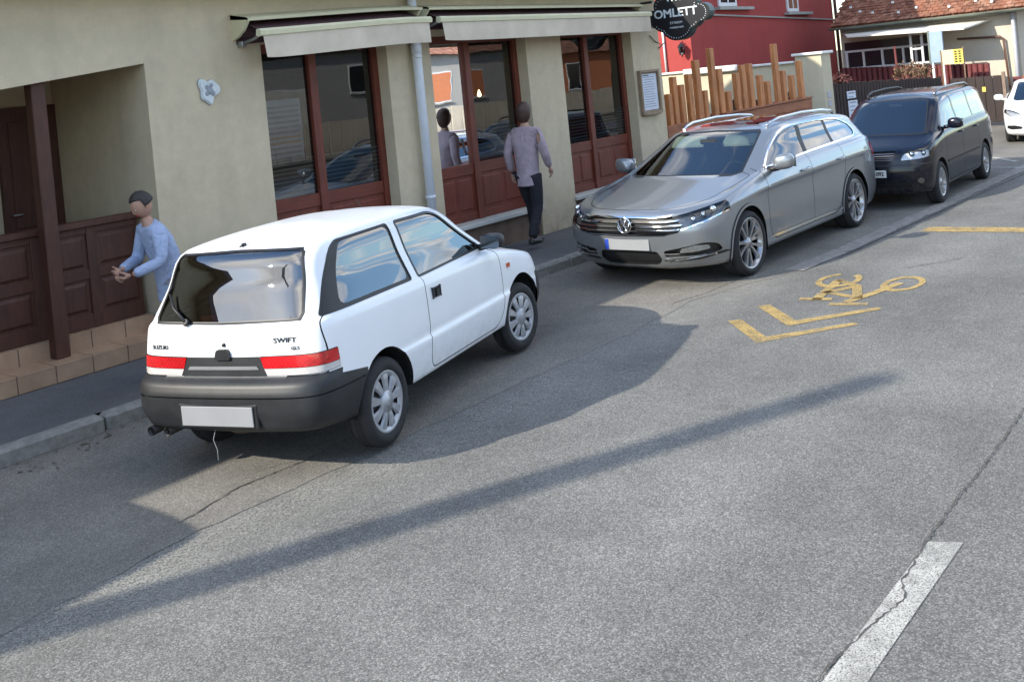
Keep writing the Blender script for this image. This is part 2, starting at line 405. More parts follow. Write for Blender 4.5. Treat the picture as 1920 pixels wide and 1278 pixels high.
def wheel(root, x, y, z, r, w, rim_r, style, side, steer=0.0, mats=('alloy', 'tyre')):
    """side=+1: outer face looks to +y"""
    hub = empty('wheel', (x, y, z)); hub.parent = root; hub.rotation_euler = (0, random.uniform(0, 6.2), 0)
    if side < 0: hub.rotation_euler = (0, hub.rotation_euler[1], PI+steer); hub.rotation_mode = 'YXZ'; hub.rotation_euler = (0, random.uniform(0, 6), PI+steer)
    else: hub.rotation_mode = 'YXZ'; hub.rotation_euler = (0, random.uniform(0, 6), steer)
    h = w/2
    pr = [(rim_r-.012, -h*.8), (rim_r, -h*.92), (rim_r+(r-rim_r)*.45, -h*1.03), (r-.03, -h*.95), (r-.008, -h*.78), (r, -h*.55), (r, -h*.2), (r-.006, -h*.19), (r-.006, -h*.13), (r, -h*.12),
          (r, h*.12), (r-.006, h*.13), (r-.006, h*.19), (r, h*.2), (r, h*.55), (r-.008, h*.78), (r-.03, h*.95), (rim_r+(r-rim_r)*.55, h*1.04), (rim_r+.012, h*1.0), (rim_r+.004, h*.93), (rim_r-.012, h*.8)]
    MB().lathe(pr, 40, 'y').build('tyre', mats[1], hub)
    if style == 'cover':          # plastic trim with nine broad flat blades
        MB().lathe([(0, h*.72), (.05, h*.74), (.06, h*.62), (rim_r-.03, h*.42), (rim_r-.01, h*.45)], 36, 'y').build('rim_disc', 'dark_plastic', hub)
        m = MB(); m.lathe([(rim_r-.040, h*.60), (rim_r-.034, h*.78), (rim_r-.012, h*.88), (rim_r+.004, h*.86), (rim_r+.004, h*.70), (rim_r-.02, h*.55)], 48, 'y')
        m.lathe([(.0, h*1.0), (.028, h*1.0), (.034, h*.95), (.036, h*.9), (.07, h*.9), (.075, h*.8), (.07, h*.6)], 32, 'y')
        nb = 9
        for k in range(nb):
            a = 2*PI*k/nb; sec = []
            for rr, wd, yy in ((.06, .020, h*.88), (.10, .023, h*.93), (rim_r-.055, .033, h*.90), (rim_r-.022, .040, h*.82)):
                for sgn, dy in ((-1, -.016), (-.72, 0.0), (.72, 0.0), (1, -.016)):
                    t = sgn*wd; ca, sa = math.cos(a), math.sin(a); sec.append((rr*ca-t*sa, yy+dy, rr*sa+t*ca))
            m.add(sec, [(i*4+j, i*4+j+1, (i+1)*4+j+1, (i+1)*4+j) for i in range(3) for j in range(3)], False)
        m.build('wheel_cover', mats[0], hub)
    else:
        nsp = {'passat': 5, 'sharan': 7, 'merc': 5}[style]
        MB().lathe([(0, h*.25), (.12, h*.25), (rim_r-.05, h*.0), (rim_r-.03, -h*.6), (rim_r-.01, -h*.8)], 36, 'y').build('rim_well', 'dark_plastic', hub)
        MB().lathe([(0, h*.05), (rim_r*.72, h*.05), (rim_r*.72, h*-.05)], 32, 'y').build('brake_disc', 'brake', hub)
        m = MB(); m.lathe([(rim_r-.03, h*.45), (rim_r-.020, h*.84), (rim_r-.006, h*.93), (rim_r+.005, h*.9), (rim_r+.006, h*.7)], 48, 'y')
        m.lathe([(0, h*.80), (.028, h*.80), (.032, h*.74), (.06, h*.70), (.066, h*.45)], 28, 'y')
        for k in range(nsp):
            a0 = 2*PI*k/nsp
            for da, lean in ((-.20, -.045), (.20, .045)) if style == 'passat' else ((-.10, -.05), (.10, .05)):
                sec = []
                for q, (rr, wd, yy) in enumerate(((.05, .017, h*.68), (.09, .015, h*.72), (rim_r*.7, .018 if style == 'passat' else .018, h*.80), (rim_r-.016, .027 if style == 'passat' else .019, h*.86))):
                    a = a0 + da + lean*q*.6
                    for sgn, dy in ((-1, -.03), (-.75, 0.0), (.75, 0.0), (1, -.03)):
                        t = sgn*wd; ca, sa = math.cos(a), math.sin(a); sec.append((rr*ca-t*sa, yy+dy, rr*sa+t*ca))
                m.add(sec, [(i*4+j, i*4+j+1, (i+1)*4+j+1, (i+1)*4+j) for i in range(3) for j in range(3)], False)
        m.build('rim', mats[0], hub)
    return hub
def text_mesh(txt, size, depth=.004, name='lettering', bold=0.0):
    cu = bpy.data.curves.new('t', 'FONT'); cu.body = txt; cu.size = size; cu.extrude = depth; cu.align_x = 'CENTER'; cu.align_y = 'CENTER'; cu.resolution_u = 3; cu.offset = bold
    o = bpy.data.objects.new('t', cu); COL.objects.link(o); dg = bpy.context.evaluated_depsgraph_get(); dg.update()
    me = bpy.data.meshes.new_from_object(o.evaluated_get(dg)); me.name = name; bpy.data.objects.remove(o, do_unlink=True); bpy.data.curves.remove(cu)
    me.materials.clear()
    return me
def put_text(txt, size, loc, xdir, ydir, mat, parent, name='lettering', depth=.003, sx=1.0, bold=0.0):
    me = text_mesh(txt, size, depth, name, bold); x = Vector(xdir).normalized(); y = Vector(ydir).normalized(); z = x.cross(y)
    M = Matrix(((x.x, y.x, z.x, loc[0]), (x.y, y.y, z.y, loc[1]), (x.z, y.z, z.z, loc[2]), (0, 0, 0, 1))) @ Matrix.Diagonal((sx, 1, 1, 1))
    me.transform(M)
    return link(name, me, MATS[mat], parent)
def seat(root, x, y, w=.5, zb=.42, h=.62, name='seat', headrest=True):
    m = MB(); m.box(x-.28, x+.24, y-w/2, y+w/2, zb-.12, zb, .04)
    b = bmesh.new(); bmesh.ops.create_cube(b, size=1)
    for v in b.verts: v.co = Vector((v.co.x*.14 + x-.30 - (v.co.z+.5)*.14, y+v.co.y*w*(1-.12*(v.co.z+.5)), zb-.05+(v.co.z+.5)*h))
    bmesh.ops.bevel(b, geom=list(b.edges), offset=.05, segments=2, affect='EDGES'); m.bm(b, True); b.free()
    if headrest: m.box(x-.52, x-.42, y-.13, y+.13, zb+h-.02, zb+h+.15, .04)
    return m.build(name, 'seat_cloth', root)
def car_under(root, x0, x1, w, z0, z1, arches, ar):
    """floor pan and wheel housings, all dark"""
    MB().box(x0, x1, -w*.80, w*.80, z0, z0+.04).build('floor_pan', 'underbody', root)
    for x in arches:
        for s in (1, -1):
            m = MB(); n = 14; prof = [(x+ar*math.cos(PI*k/n), .29+ar*1.02*math.sin(PI*k/n)) for k in range(n+1)]
            prof = [(x+ar, z0)]+prof+[(x-ar, z0)]
            m.add([(p[0], s*(w-.03), p[1]) for p in prof]+[(p[0], s*(w-.42), p[1]) for p in prof], [(i, i+1, len(prof)+i+1, len(prof)+i) for i in range(len(prof)-1)]+[tuple(len(prof)+i for i in range(len(prof)))])
            m.build('wheel_housing', 'underbody', root)
def arch_lip(root, P, cx, cz, r, mat, w=.03):
    pass

def surf_x(G, y, z, front=True):
    """x of the car skin in front (or behind) at (y, z)"""
    H = G.reshape(-1, 3); H = H[H[:, 0] > .5] if front else H[H[:, 0] < -.5]
    d = (H[:, 1]-y)**2+(H[:, 2]-z)**2; k = np.argsort(d)[:4]; w = 1/(d[k]+1e-5); return float((H[k, 0]*w).sum()/w.sum())
# ------------------------------------------------------------------ shared car materials
paint('paint_white', (.80, .82, .84), 0, .28, .04)
paint('paint_silver', (.275, .295, .315), .65, .32, .04, True)
paint('paint_black', (.005, .006, .013), .0, .16, .006, False, .12, .4)
paint('paint_merc', (.82, .82, .81), 0, .25, .02)
paint('paint_grey', (.12, .13, .15), .6, .3, .06)
simple('black_plastic', (.017, .018, .020), .48, .35, 7, .15, 260)
simple('dark_plastic', (.012, .012, .013), .5)
simple('gap', (.006, .006, .006), .9)
simple('seal', (.012, .012, .014), .45)
simple('tyre', (.022, .022, .023), .85, .3, 12, .2, 120)
simple('underbody', (.008, .008, .008), .95)
simple('cabin', (.03, .03, .032), .9)
simple('seat_cloth', (.045, .047, .05), .95, .3, 20)
simple('brake', (.05, .047, .045), .5, metal=.8)
simple('cover_silver', (.40, .41, .43), .36, .2, 9, metal=.4)
simple('alloy', (.42, .42, .43), .30, .1, 9, metal=.85)
simple('alloy_dark', (.22, .22, .23), .3, .1, 9, metal=.8)
simple('chrome', (.80, .81, .82), .08, .02, metal=1.0)
simple('chrome_soft', (.62, .64, .66), .2, .04, metal=1.0)
def lamp(name, col, rough=.15):
    t = NT(name); ck = t.node('ShaderNodeTexChecker'); ck.inputs['Scale'].default_value = 62; t.link(t.tc.outputs['Object'], ck.inputs['Vector'])
    big = t.ramp(t.noise(7, 2), [(.4, .72), (.6, 1.12)]); c = t.mix(1.0, col, t.ramp(ck.outputs['Fac'], [(0, .80), (1, 1.08)]), 'MULTIPLY')
    t.set(col=t.mix(1.0, c, big, 'MULTIPLY'), rough=rough, coat=1.0, coatr=.03); t.bump(ck.outputs['Fac'], .15, .002); MATS[name] = t.m
lamp('lamp_red', (.60, .014, .018))
simple('trim_grey', (.20, .205, .21), .4, .1)
simple('mirror_dark', (.16, .18, .20), .12, .05, metal=1.0)
simple('lamp_clear', (.55, .52, .50), .15, .1, 40, coat=1.0)
simple('lamp_orange', (.55, .10, .03), .2)
simple('plate_grey', (.27, .275, .285), .5, .05, 4)
simple('plate_white', (.78, .78, .74), .4, .05)
simple('plate_blue', (.02, .06, .38), .4)
simple('letter_black', (.012, .012, .012), .5)
simple('rust', (.075, .055, .042), .8, .4, 30)
simple('red_cloth', (.42, .02, .025), .7)
simple('card_white', (.75, .76, .74), .6)
glass('glass_car', (.13, .155, .16), 1.5, .13, .008)
glass('glass_dark', (.03, .035, .04), 1.55, .20)
glass('glass_clear', (.40, .47, .44), 1.5, .10)
simple('lamp_inner', (.42, .43, .45), .3, .6, 60, metal=.3)
simple('lamp_shade', (.10, .105, .115), .25, .6, 60, metal=.4)
simple('lamp_bright', (.72, .73, .74), .25, .25, 70, metal=.2)
glass('glass_lamp', (.92, .94, .95), 1.45, .02)

# ------------------------------------------------------------------ white three-door hatchback
def make_hatchback(paintmat='paint_white'):
    cage = [
     ([1.80,1.76,1.64,1.48,1.15,.78,-.2,-1.0,-1.50,-1.73,-1.80,-1.82], [0,.38,.60,.67,.68,.68,.68,.68,.67,.62,.38,0], .24),
     ([1.86,1.82,1.68,1.49,1.15,.78,-.2,-1.0,-1.56,-1.80,-1.875,-1.89], [0,.42,.67,.745,.758,.758,.758,.755,.745,.685,.42,0], .275),
     ([1.91,1.87,1.72,1.51,1.15,.78,-.2,-1.0,-1.60,-1.83,-1.905,-1.92], [0,.42,.69,.775,.782,.782,.782,.78,.772,.715,.44,0], .41),
     ([1.91,1.87,1.72,1.51,1.15,.78,-.2,-1.0,-1.60,-1.83,-1.905,-1.92], [0,.42,.69,.78,.793,.796,.796,.792,.778,.72,.44,0], .545),
     ([1.89,1.85,1.70,1.50,1.15,.78,-.2,-1.0,-1.59,-1.815,-1.885,-1.90], [0,.42,.685,.775,.784,.783,.783,.783,.775,.715,.44,0], [.60,.60,.60,.58,.563,.563,.563,.568,.60,.60,.60,.60]),
     ([1.88,1.84,1.69,1.50,1.15,.78,-.2,-1.0,-1.58,-1.765,-1.815,-1.825], [0,.42,.68,.77,.785,.789,.789,.784,.772,.705,.43,0], .635),
     ([1.86,1.82,1.67,1.49,1.15,.78,-.2,-1.0,-1.57,-1.755,-1.805,-1.815], [0,.41,.66,.755,.775,.783,.785,.778,.765,.70,.43,0], [.70,.70,.71,.73,.75,.77,.77,.77,.775,.775,.775,.775]),
     ([1.80,1.76,1.62,1.46,1.14,.78,-.2,-1.0,-1.56,-1.73,-1.78,-1.79], [0,.40,.62,.72,.752,.765,.772,.763,.747,.685,.42,0], [.75,.752,.765,.79,.855,.90,.93,.945,.95,.95,.948,.945]),
     ([1.46,1.44,1.36,1.26,1.05,.78,-.2,-1.0,-1.555,-1.72,-1.77,-1.78], [0,.38,.58,.665,.71,.742,.755,.747,.732,.672,.41,0], [.845,.843,.838,.84,.885,.925,.95,.965,.97,.97,.968,.965]),
     ([1.00,.98,.90,.84,.80,.75,-.2,-1.0,-1.55,-1.71,-1.757,-1.765], [0,.36,.60,.675,.70,.718,.738,.731,.716,.66,.40,0], [.945,.943,.935,.925,.93,.94,.965,.98,.985,.985,.983,.98]),
     ([.62,.605,.54,.49,.46,.42,-.2,-.98,-1.45,-1.60,-1.65,-1.66], [0,.33,.54,.605,.628,.642,.664,.656,.642,.592,.365,0], [1.165,1.163,1.16,1.158,1.158,1.16,1.175,1.18,1.18,1.18,1.18,1.18]),
     ([.27,.255,.20,.16,.135,.09,-.25,-.90,-1.30,-1.45,-1.505,-1.515], [0,.30,.47,.527,.545,.555,.575,.570,.558,.522,.33,0], [1.405,1.401,1.392,1.388,1.388,1.395,1.424,1.428,1.418,1.412,1.410,1.410]),
     ([.17,.16,.12,.08,.06,.02,-.28,-.88,-1.17,-1.33,-1.39,-1.40], [0,.28,.41,.455,.47,.475,.50,.495,.475,.43,.27,0], [1.422,1.419,1.412,1.408,1.407,1.412,1.442,1.444,1.432,1.424,1.422,1.422]),
     ([.04,.035,.02,.0,-.01,-.04,-.3,-.80,-1.0,-1.10,-1.14,-1.15], [0,.15,.22,.24,.245,.25,.27,.265,.25,.22,.14,0], [1.445,1.444,1.443,1.443,1.444,1.448,1.464,1.464,1.454,1.446,1.443,1.442]),
     ([-.05,-.06,-.08,-.1,-.12,-.15,-.35,-.68,-.80,-.85,-.87,-.88], [0]*12, [1.453,1.453,1.454,1.455,1.456,1.459,1.470,1.470,1.464,1.46,1.458,1.458])]
    for i_, z_, zr_ in ((0, .265, .315), (1, .298, .350), (2, .41, .455), (3, .545, .566)): cage[i_] = (cage[i_][0], cage[i_][1], [z_]*8+[z_*.45+zr_*.55]+[zr_]*3)
    cage[4] = (cage[4][0], cage[4][1], [.60,.60,.60,.58,.563,.563,.563,.575,.612,.622,.622,.622])
    cage[5] = (cage[5][0], cage[5][1], [.635]*8+[.648,.656,.656,.656])
    G = car_grid(cage, [4,5,5,6,6,12,10,8,6,5,4], [2,4,4,3,2,3,4,2,3,5,5,3,3,2], crease=(1, 3, 4, 5, 9), smooth=2)
    # outlines
    def arch(cx, r): return arc(cx, .285, r, -8, 188, 22)+[(cx-r*.985, .1), (cx+r*.985, .1)]
    qg = rnd([(-.585, .975), (-.640, 1.398), (-1.30, 1.396), (-1.40, 1.345), (-1.685, .985)], [.03, .03, .06, .10, .03])
    qg_in = rnd([(-.622, 1.000), (-.668, 1.380), (-1.26, 1.378), (-1.33, 1.29), (-1.48, 1.01)], [.05, .05, .06, .08, .08])
    dg = rnd([(-.50, .972), (-.548, 1.398), (-.02, 1.388), (.10, 1.352), (.62, .985)], [.03, .03, .09, .09, .03])
    dg_in = offs(dg, -.018)
    door = rnd([(-.475, 1.05), (-.488, .80), (-.50, .55), (-.515, .40), (-.48, .325), (.66, .325), (.78, .45), (.80, .90), (.66, .975), (.50, 1.1)], [.02, .1, .1, .1, .07, .08, .1, .1, .02, .02])
    door_low = [p for p in door]
    wind = [(0, .955), (.56, .945), (.60, .96), (.475, 1.355), (.44, 1.378), (0, 1.39)]
    rg = [(0, 1.388), (.485, 1.380), (.508, 1.362), (.582, 1.02), (.572, .995), (0, .985)]
    rg_o = [(0, 1.402), (.498, 1.393), (.526, 1.367), (.603, 1.02), (.588, .980), (0, .970)]
    hatch = rnd([(-.01, 1.412), (.515, 1.404), (.565, 1.34), (.695, .985), (.735, .80), (.74, .658), (-.01, .658)], [0, .02, .03, .03, .05, .02, 0])
    tl_o = [(.294, .780), (.50, .783), (.70, .787), (.79, .79), (.79, .667), (.60, .661), (.345, .659)]
    red = [(.299, .775), (.50, .778), (.70, .782), (.79, .785), (.79, .712), (.60, .709), (.324, .707)]
    clr = [(.326, .704), (.60, .706), (.79, .709), (.79, .671), (.60, .665), (.347, .663)]
    trim = [(-.01, .776), (.292, .778), (.342, .660), (-.01, .660)]
    strip = [(-.01, .722), (.270, .722), (.288, .700), (-.01, .700)]
    bump_r = [(-1.38, .2), (-1.36, .585), (-1.62, .625), (-1.72, .660), (-2.0, .660), (-2.0, .2)]
    bump_f = [(1.47, .2), (1.50, .585), (2.0, .60), (2.0, .2)]
    hood = [(.92, -.1), (.94, .40), (.88, .60), (.90, .655), (1.30, .625), (1.66, .53), (1.80, .3), (1.83, -.1)]
    lowc = lambda c, n: c.z < .94
    rearc = lambda c, n: c.x < -1.625
    REG = [
     dict(name='hole', view='side', poly=arch(-1.1325, .355), cond=lambda c, n: c.z < .75 and c.y > .5),
     dict(name='hole', view='side', poly=arch(1.16, .37), cond=lambda c, n: c.z < .75 and c.y > .5),
     dict(name='quarter_window', view='side', poly=qg_in, cond=lambda c, n: c.z > .97),
     dict(name='quarter_frit', view='side', poly=offs(qg, -.010), cond=lambda c, n: c.z > .97),
     dict(name='quarter_seal', view='side', poly=qg, cond=lambda c, n: c.z > .95),
     dict(name='door_window', view='side', poly=dg_in, cond=lambda c, n: c.z > .97),
     dict(name='door_seal', view='side', poly=dg, cond=lambda c, n: c.z > .95),
     dict(name='', view='side', poly=[(-1.625, .60), (-1.625, .84), (-2, .84), (-2, .60)]),
     dict(name='tail_red', view='rear', poly=red, cond=rearc),
     dict(name='tail_clear', view='rear', poly=clr, cond=rearc),
     dict(name='tail_edge', view='rear', poly=tl_o, cond=rearc),
     dict(name='trim_strip', view='rear', poly=strip, cond=rearc),
     dict(name='trim', view='rear', poly=trim, cond=rearc),
     dict(name='rear_window', view='rear', poly=rg, cond=lambda c, n: c.x < -1.3 and c.z > .9),
     dict(name='rear_seal', view='rear', poly=rg_o, cond=lambda c, n: c.x < -1.3 and c.z > .9),
     dict(name='windshield', view='front', poly=wind, cond=lambda c, n: c.z > .93 and c.x < 1.1),
     dict(name='bumper_groove', view='side', poly=[(-1.40, .540), (-1.40, .547), (-2, .553), (-2, .546)], cond=lambda c, n: c.x < -1.35),
     dict(name='bumper_groove', view='rear', poly=[(-.01, .546), (-.01, .553), (.9, .551), (.9, .544)], cond=lambda c, n: c.x < -1.40),
     dict(name='rear_bumper', view='side', poly=bump_r, cond=lambda c, n: c.x < -1.2),
     dict(name='rear_bumper', view='rear', poly=[(-.01, .1), (-.01, .656), (.9, .657), (.9, .1)], cond=lambda c, n: c.x < -1.50),
     dict(name='front_bumper', view='side', poly=bump_f, cond=lambda c, n: c.x > 1.2),
     dict(name='front_bumper', view='front', poly=[(-.01, .1), (-.01, .60), (.9, .60), (.9, .1)], cond=lambda c, n: c.x > 1.5),
     dict(name='door', view='side', poly=offs(door, -.004), cond=lambda c, n: c.z < .965),
     dict(name='door_gap', view='side', poly=offs(door, .004), cond=lambda c, n: c.z < .965),
     dict(name='tailgate', view='rear', poly=offs(hatch, -.0025), cond=lambda c, n: c.x < -1.33 and c.z > .64),
     dict(name='tailgate_gap', view='rear', poly=offs(hatch, .0025), cond=lambda c, n: c.x < -1.45 and .64 < c.z < .99 and c.y > .5),
     dict(name='hood', view='top', poly=offs(hood, -.004), cond=lambda c, n: c.x > .8 and c.z > .70),
     dict(name='hood_gap', view='top', poly=offs(hood, .004), cond=lambda c, n: c.x > .8 and c.z > .70),
    ]
    P = car_panels(G, REG); P.pop('hole', None)
    root = empty('hatchback')
    pm = paintmat
    spec = dict(body=(pm, 'both', 0, None, 'body'), door=(pm, 'LR', 0, None, 'door'), tailgate=(pm, 'both', 0, None, 'tailgate'), hood=(pm, 'both', 0, None, 'hood'),
      rear_bumper=('black_plastic', 'both', -.004, None, 'rear_bumper'), front_bumper=('black_plastic', 'both', -.003, None, 'front_bumper'),
      tailgate_gap=('gap', 'LR', .006, 'tailgate', 'tailgate_gap'),
      bumper_groove=('gap', 'both', .008, 'rear_bumper', 'groove'),
      door_gap=('gap', 'LR', .012, None, 'door_gap'), hood_gap=('gap', 'both', .012, None, 'hood_gap'),
      quarter_window=('glass_car', 'LR', .003, None, 'quarter_window'), quarter_frit=('dark_plastic', 'LR', .003, 'quarter_window', 'frit'), quarter_seal=('seal', 'LR', -.003, 'quarter_window', 'seal'),
      door_window=('glass_car', 'LR', .006, 'door', 'door_window'), door_seal=('seal', 'LR', -.003, 'door', 'seal'),
      tail_red=('lamp_red', 'LR', -.006, None, 'tail_light'), tail_clear=('lamp_clear', 'LR', -.006, 'tail_red', 'reverse_lens'), tail_edge=('seal', 'LR', 0, 'tail_red', 'light_frame'),
      trim=('black_plastic', 'both', -.004, 'tailgate', 'trim_panel'), trim_strip=('trim_grey', 'both', -.009, 'tailgate', 'trim_strip'),
      rear_window=('glass_car', 'both', .002, 'tailgate', 'rear_window'), rear_seal=('seal', 'both', -.002, 'tailgate', 'seal'), windshield=('glass_car', 'both', 0, None, 'windshield'))
    made = build_car(root, P, spec)
    car_under(root, -1.50, 1.70, .78, .285, .3, (-1.1325, 1.15), .36)
    for x, y, st in ((-1.1325, .685, 0), (-1.1325, -.685, 0), (1.1325, .695, math.radians(-9)), (1.1325, -.695, math.radians(-9))):
        wheel(root, x, y, .288, .288, .165, .203, 'cover', 1 if y > 0 else -1, st, ('cover_silver', 'tyre'))
    tgt = made['tailgate'][0]
    # lock cover, key hole, badges
    m = MB(); m.prism(rnd([(-.075, .762), (-.055, .828), (.035, .828), (.058, .762)], .02), -1.834, -1.80, 'yz'); m.build('lock_cover', 'black_plastic', tgt)
    MB().lathe([(0, -1.818), (.011, -1.818), (.013, -1.80)], 12, 'x', (0, -.015, .852)).build('key_hole', 'dark_plastic', tgt)
    for txt, sz, y_, z_, sx_ in (('SUZUKI', .038, .535, .838, 1.15), ('SWIFT', .044, -.485, .872, 1.35), ('GLS', .030, -.560, .824, 1.2)):
        ya = abs(y_); x0_ = surf_x(G, ya, z_, False); sl_ = (surf_x(G, ya+.08, z_, False)-surf_x(G, ya-.08, z_, False))/.16
        put_text(txt, sz, (x0_-.0035, y_, z_), ((-1 if y_ > 0 else 1)*sl_, -1, 0), (.05, 0, 1), 'letter_black', tgt, 'badge_lettering', .0012, sx_, .0006)
    # number plate in its recess, blank
    m = MB(); m.box(-1.924, -1.90, -.315, .315, .362, .515, .008); m.build('plate_recess', 'dark_plastic', root)
    pl = MB().box(-1.936, -1.926, -.285, .285, .380, .502, .003).build('number_plate', 'plate_grey', root)
    # bumper ledge highlight and lower lip
    # rear wiper, washer nozzle
    wp = MB(); wp.tube([(-1.775, .30, .985), (-1.795, .30, 1.0)], .022, 10); wp.tube([(-1.79, .30, 1.0), (-1.73, .44, 1.075), (-1.685, .50, 1.16)], [.012, .010, .007], 6)
    wp.build('rear_wiper', 'dark_plastic', tgt)
    MB().box(-1.482, -1.45, .00, .022, 1.41, 1.436, .003).tube([(-1.47, .011, 1.425), (-1.51, .011, 1.42)], .005, 6).build('washer_nozzle', 'dark_plastic', tgt)
    MB().tube([(.02, .0, 1.42), (-.03, -.01, 1.47), (-.11, -.02, 1.53)], [.006, .003, .002], 6).build('aerial', 'dark_plastic', root)
    # handles, side indicators, mirrors, door glass guide
    for s in (1, -1):
        i = 0 if s > 0 else 1; dr = made['door'][i]
        hd = MB().box(-.405, -.285, s*.768, s*.789, .80, .872, .006).build('door_handle', 'black_plastic', dr)
        MB().box(-.36, -.30, s*.786, s*.795, .812, .86, .004).build('grip', 'dark_plastic', hd)
        MB().box(.915, .955, s*.768, s*.790, .755, .782, .005).build('side_indicator', 'lamp_orange', root)
        m = MB(); bm = bmesh.new(); bmesh.ops.create_icosphere(bm, subdivisions=3, radius=1)
        for v in bm.verts:
            p = v.co.copy(); q = [math.copysign(abs(c)**.7, c) for c in p]; v.co = Vector((.585+q[0]*.065 - q[1]*.02*s*0, s*(.845+q[1]*.095), 1.035+q[2]*.062))
        m.bm(bm, True); bm.free(); m.tube([(.575, s*.70, .985), (.58, s*.79, 1.0)], .028, 8)
        mi = m.build('side_mirror', 'black_plastic', root)
        MB().box(.516, .520, s*.765, s*.925, .988, 1.083, .002).build('mirror_glass', 'mirror_dark', mi)
        MB().prism([(.66, .965), (.52, .975), (.50, 1.045)], s*.70, s*.712, 'xz').build('mirror_sail', 'seal', mi)
    # exhaust pipe ends, silencer, tow eye, hanging wire
    m = MB()
    for y in (.66, .52): m.lathe([(.026, -1.74), (.026, -1.835), (.031, -1.835), (.031, -1.6)], 14, 'x', (0, y, .300))
    m.build('exhaust_pipe', 'brake', root)
    bm = bmesh.new(); bmesh.ops.create_icosphere(bm, subdivisions=3, radius=1); m = MB()
    for v in bm.verts: v.co = Vector((-1.66+v.co.x*.15, -.02+v.co.y*.13, .318+v.co.z*.055))
    m.bm(bm, True); bm.free(); m.build('silencer', 'rust', root)
    MB().tube([(-1.84, .10, .34), (-1.86, .115, .27), (-1.85, .10, .20), (-1.86, .095, .14)], .0028, 6).build('hanging_wire', 'plate_grey', root)
    # cabin
    for y in (.33, -.33): seat(root, .12, y, .46, .52, .58)
    m = MB(); m.box(-1.0, -.55, -.58, .58, .40, .52, .04); m.box(-1.12, -.98, -.56, .56, .46, .93, .05); m.build('rear_bench', 'seat_cloth', root)
    m = MB(); m.box(.55, .95, -.64, .64, .62, .93, .05); m.build('dashboard', 'cabin', root)
    MB().box(-1.68, -1.13, -.56, .56, .90, .915).build('parcel_shelf', 'cabin', root)
    MB().box(-1.655, -1.60, .16, .30, .925, 1.0, .01).build('high_stop_lamp', 'red_cloth', root)
    return root
sw = make_hatchback()
sw.location = (5.49, -2.80, 0); sw.rotation_euler = (math.radians(-1.5), 0, math.radians(15.0)); sw.scale = (.98, .98, 1.0)
tag(sw, 'white three-door hatchback with black bumpers parked askew at the kerb', 'car', 'cars parked along the kerb')
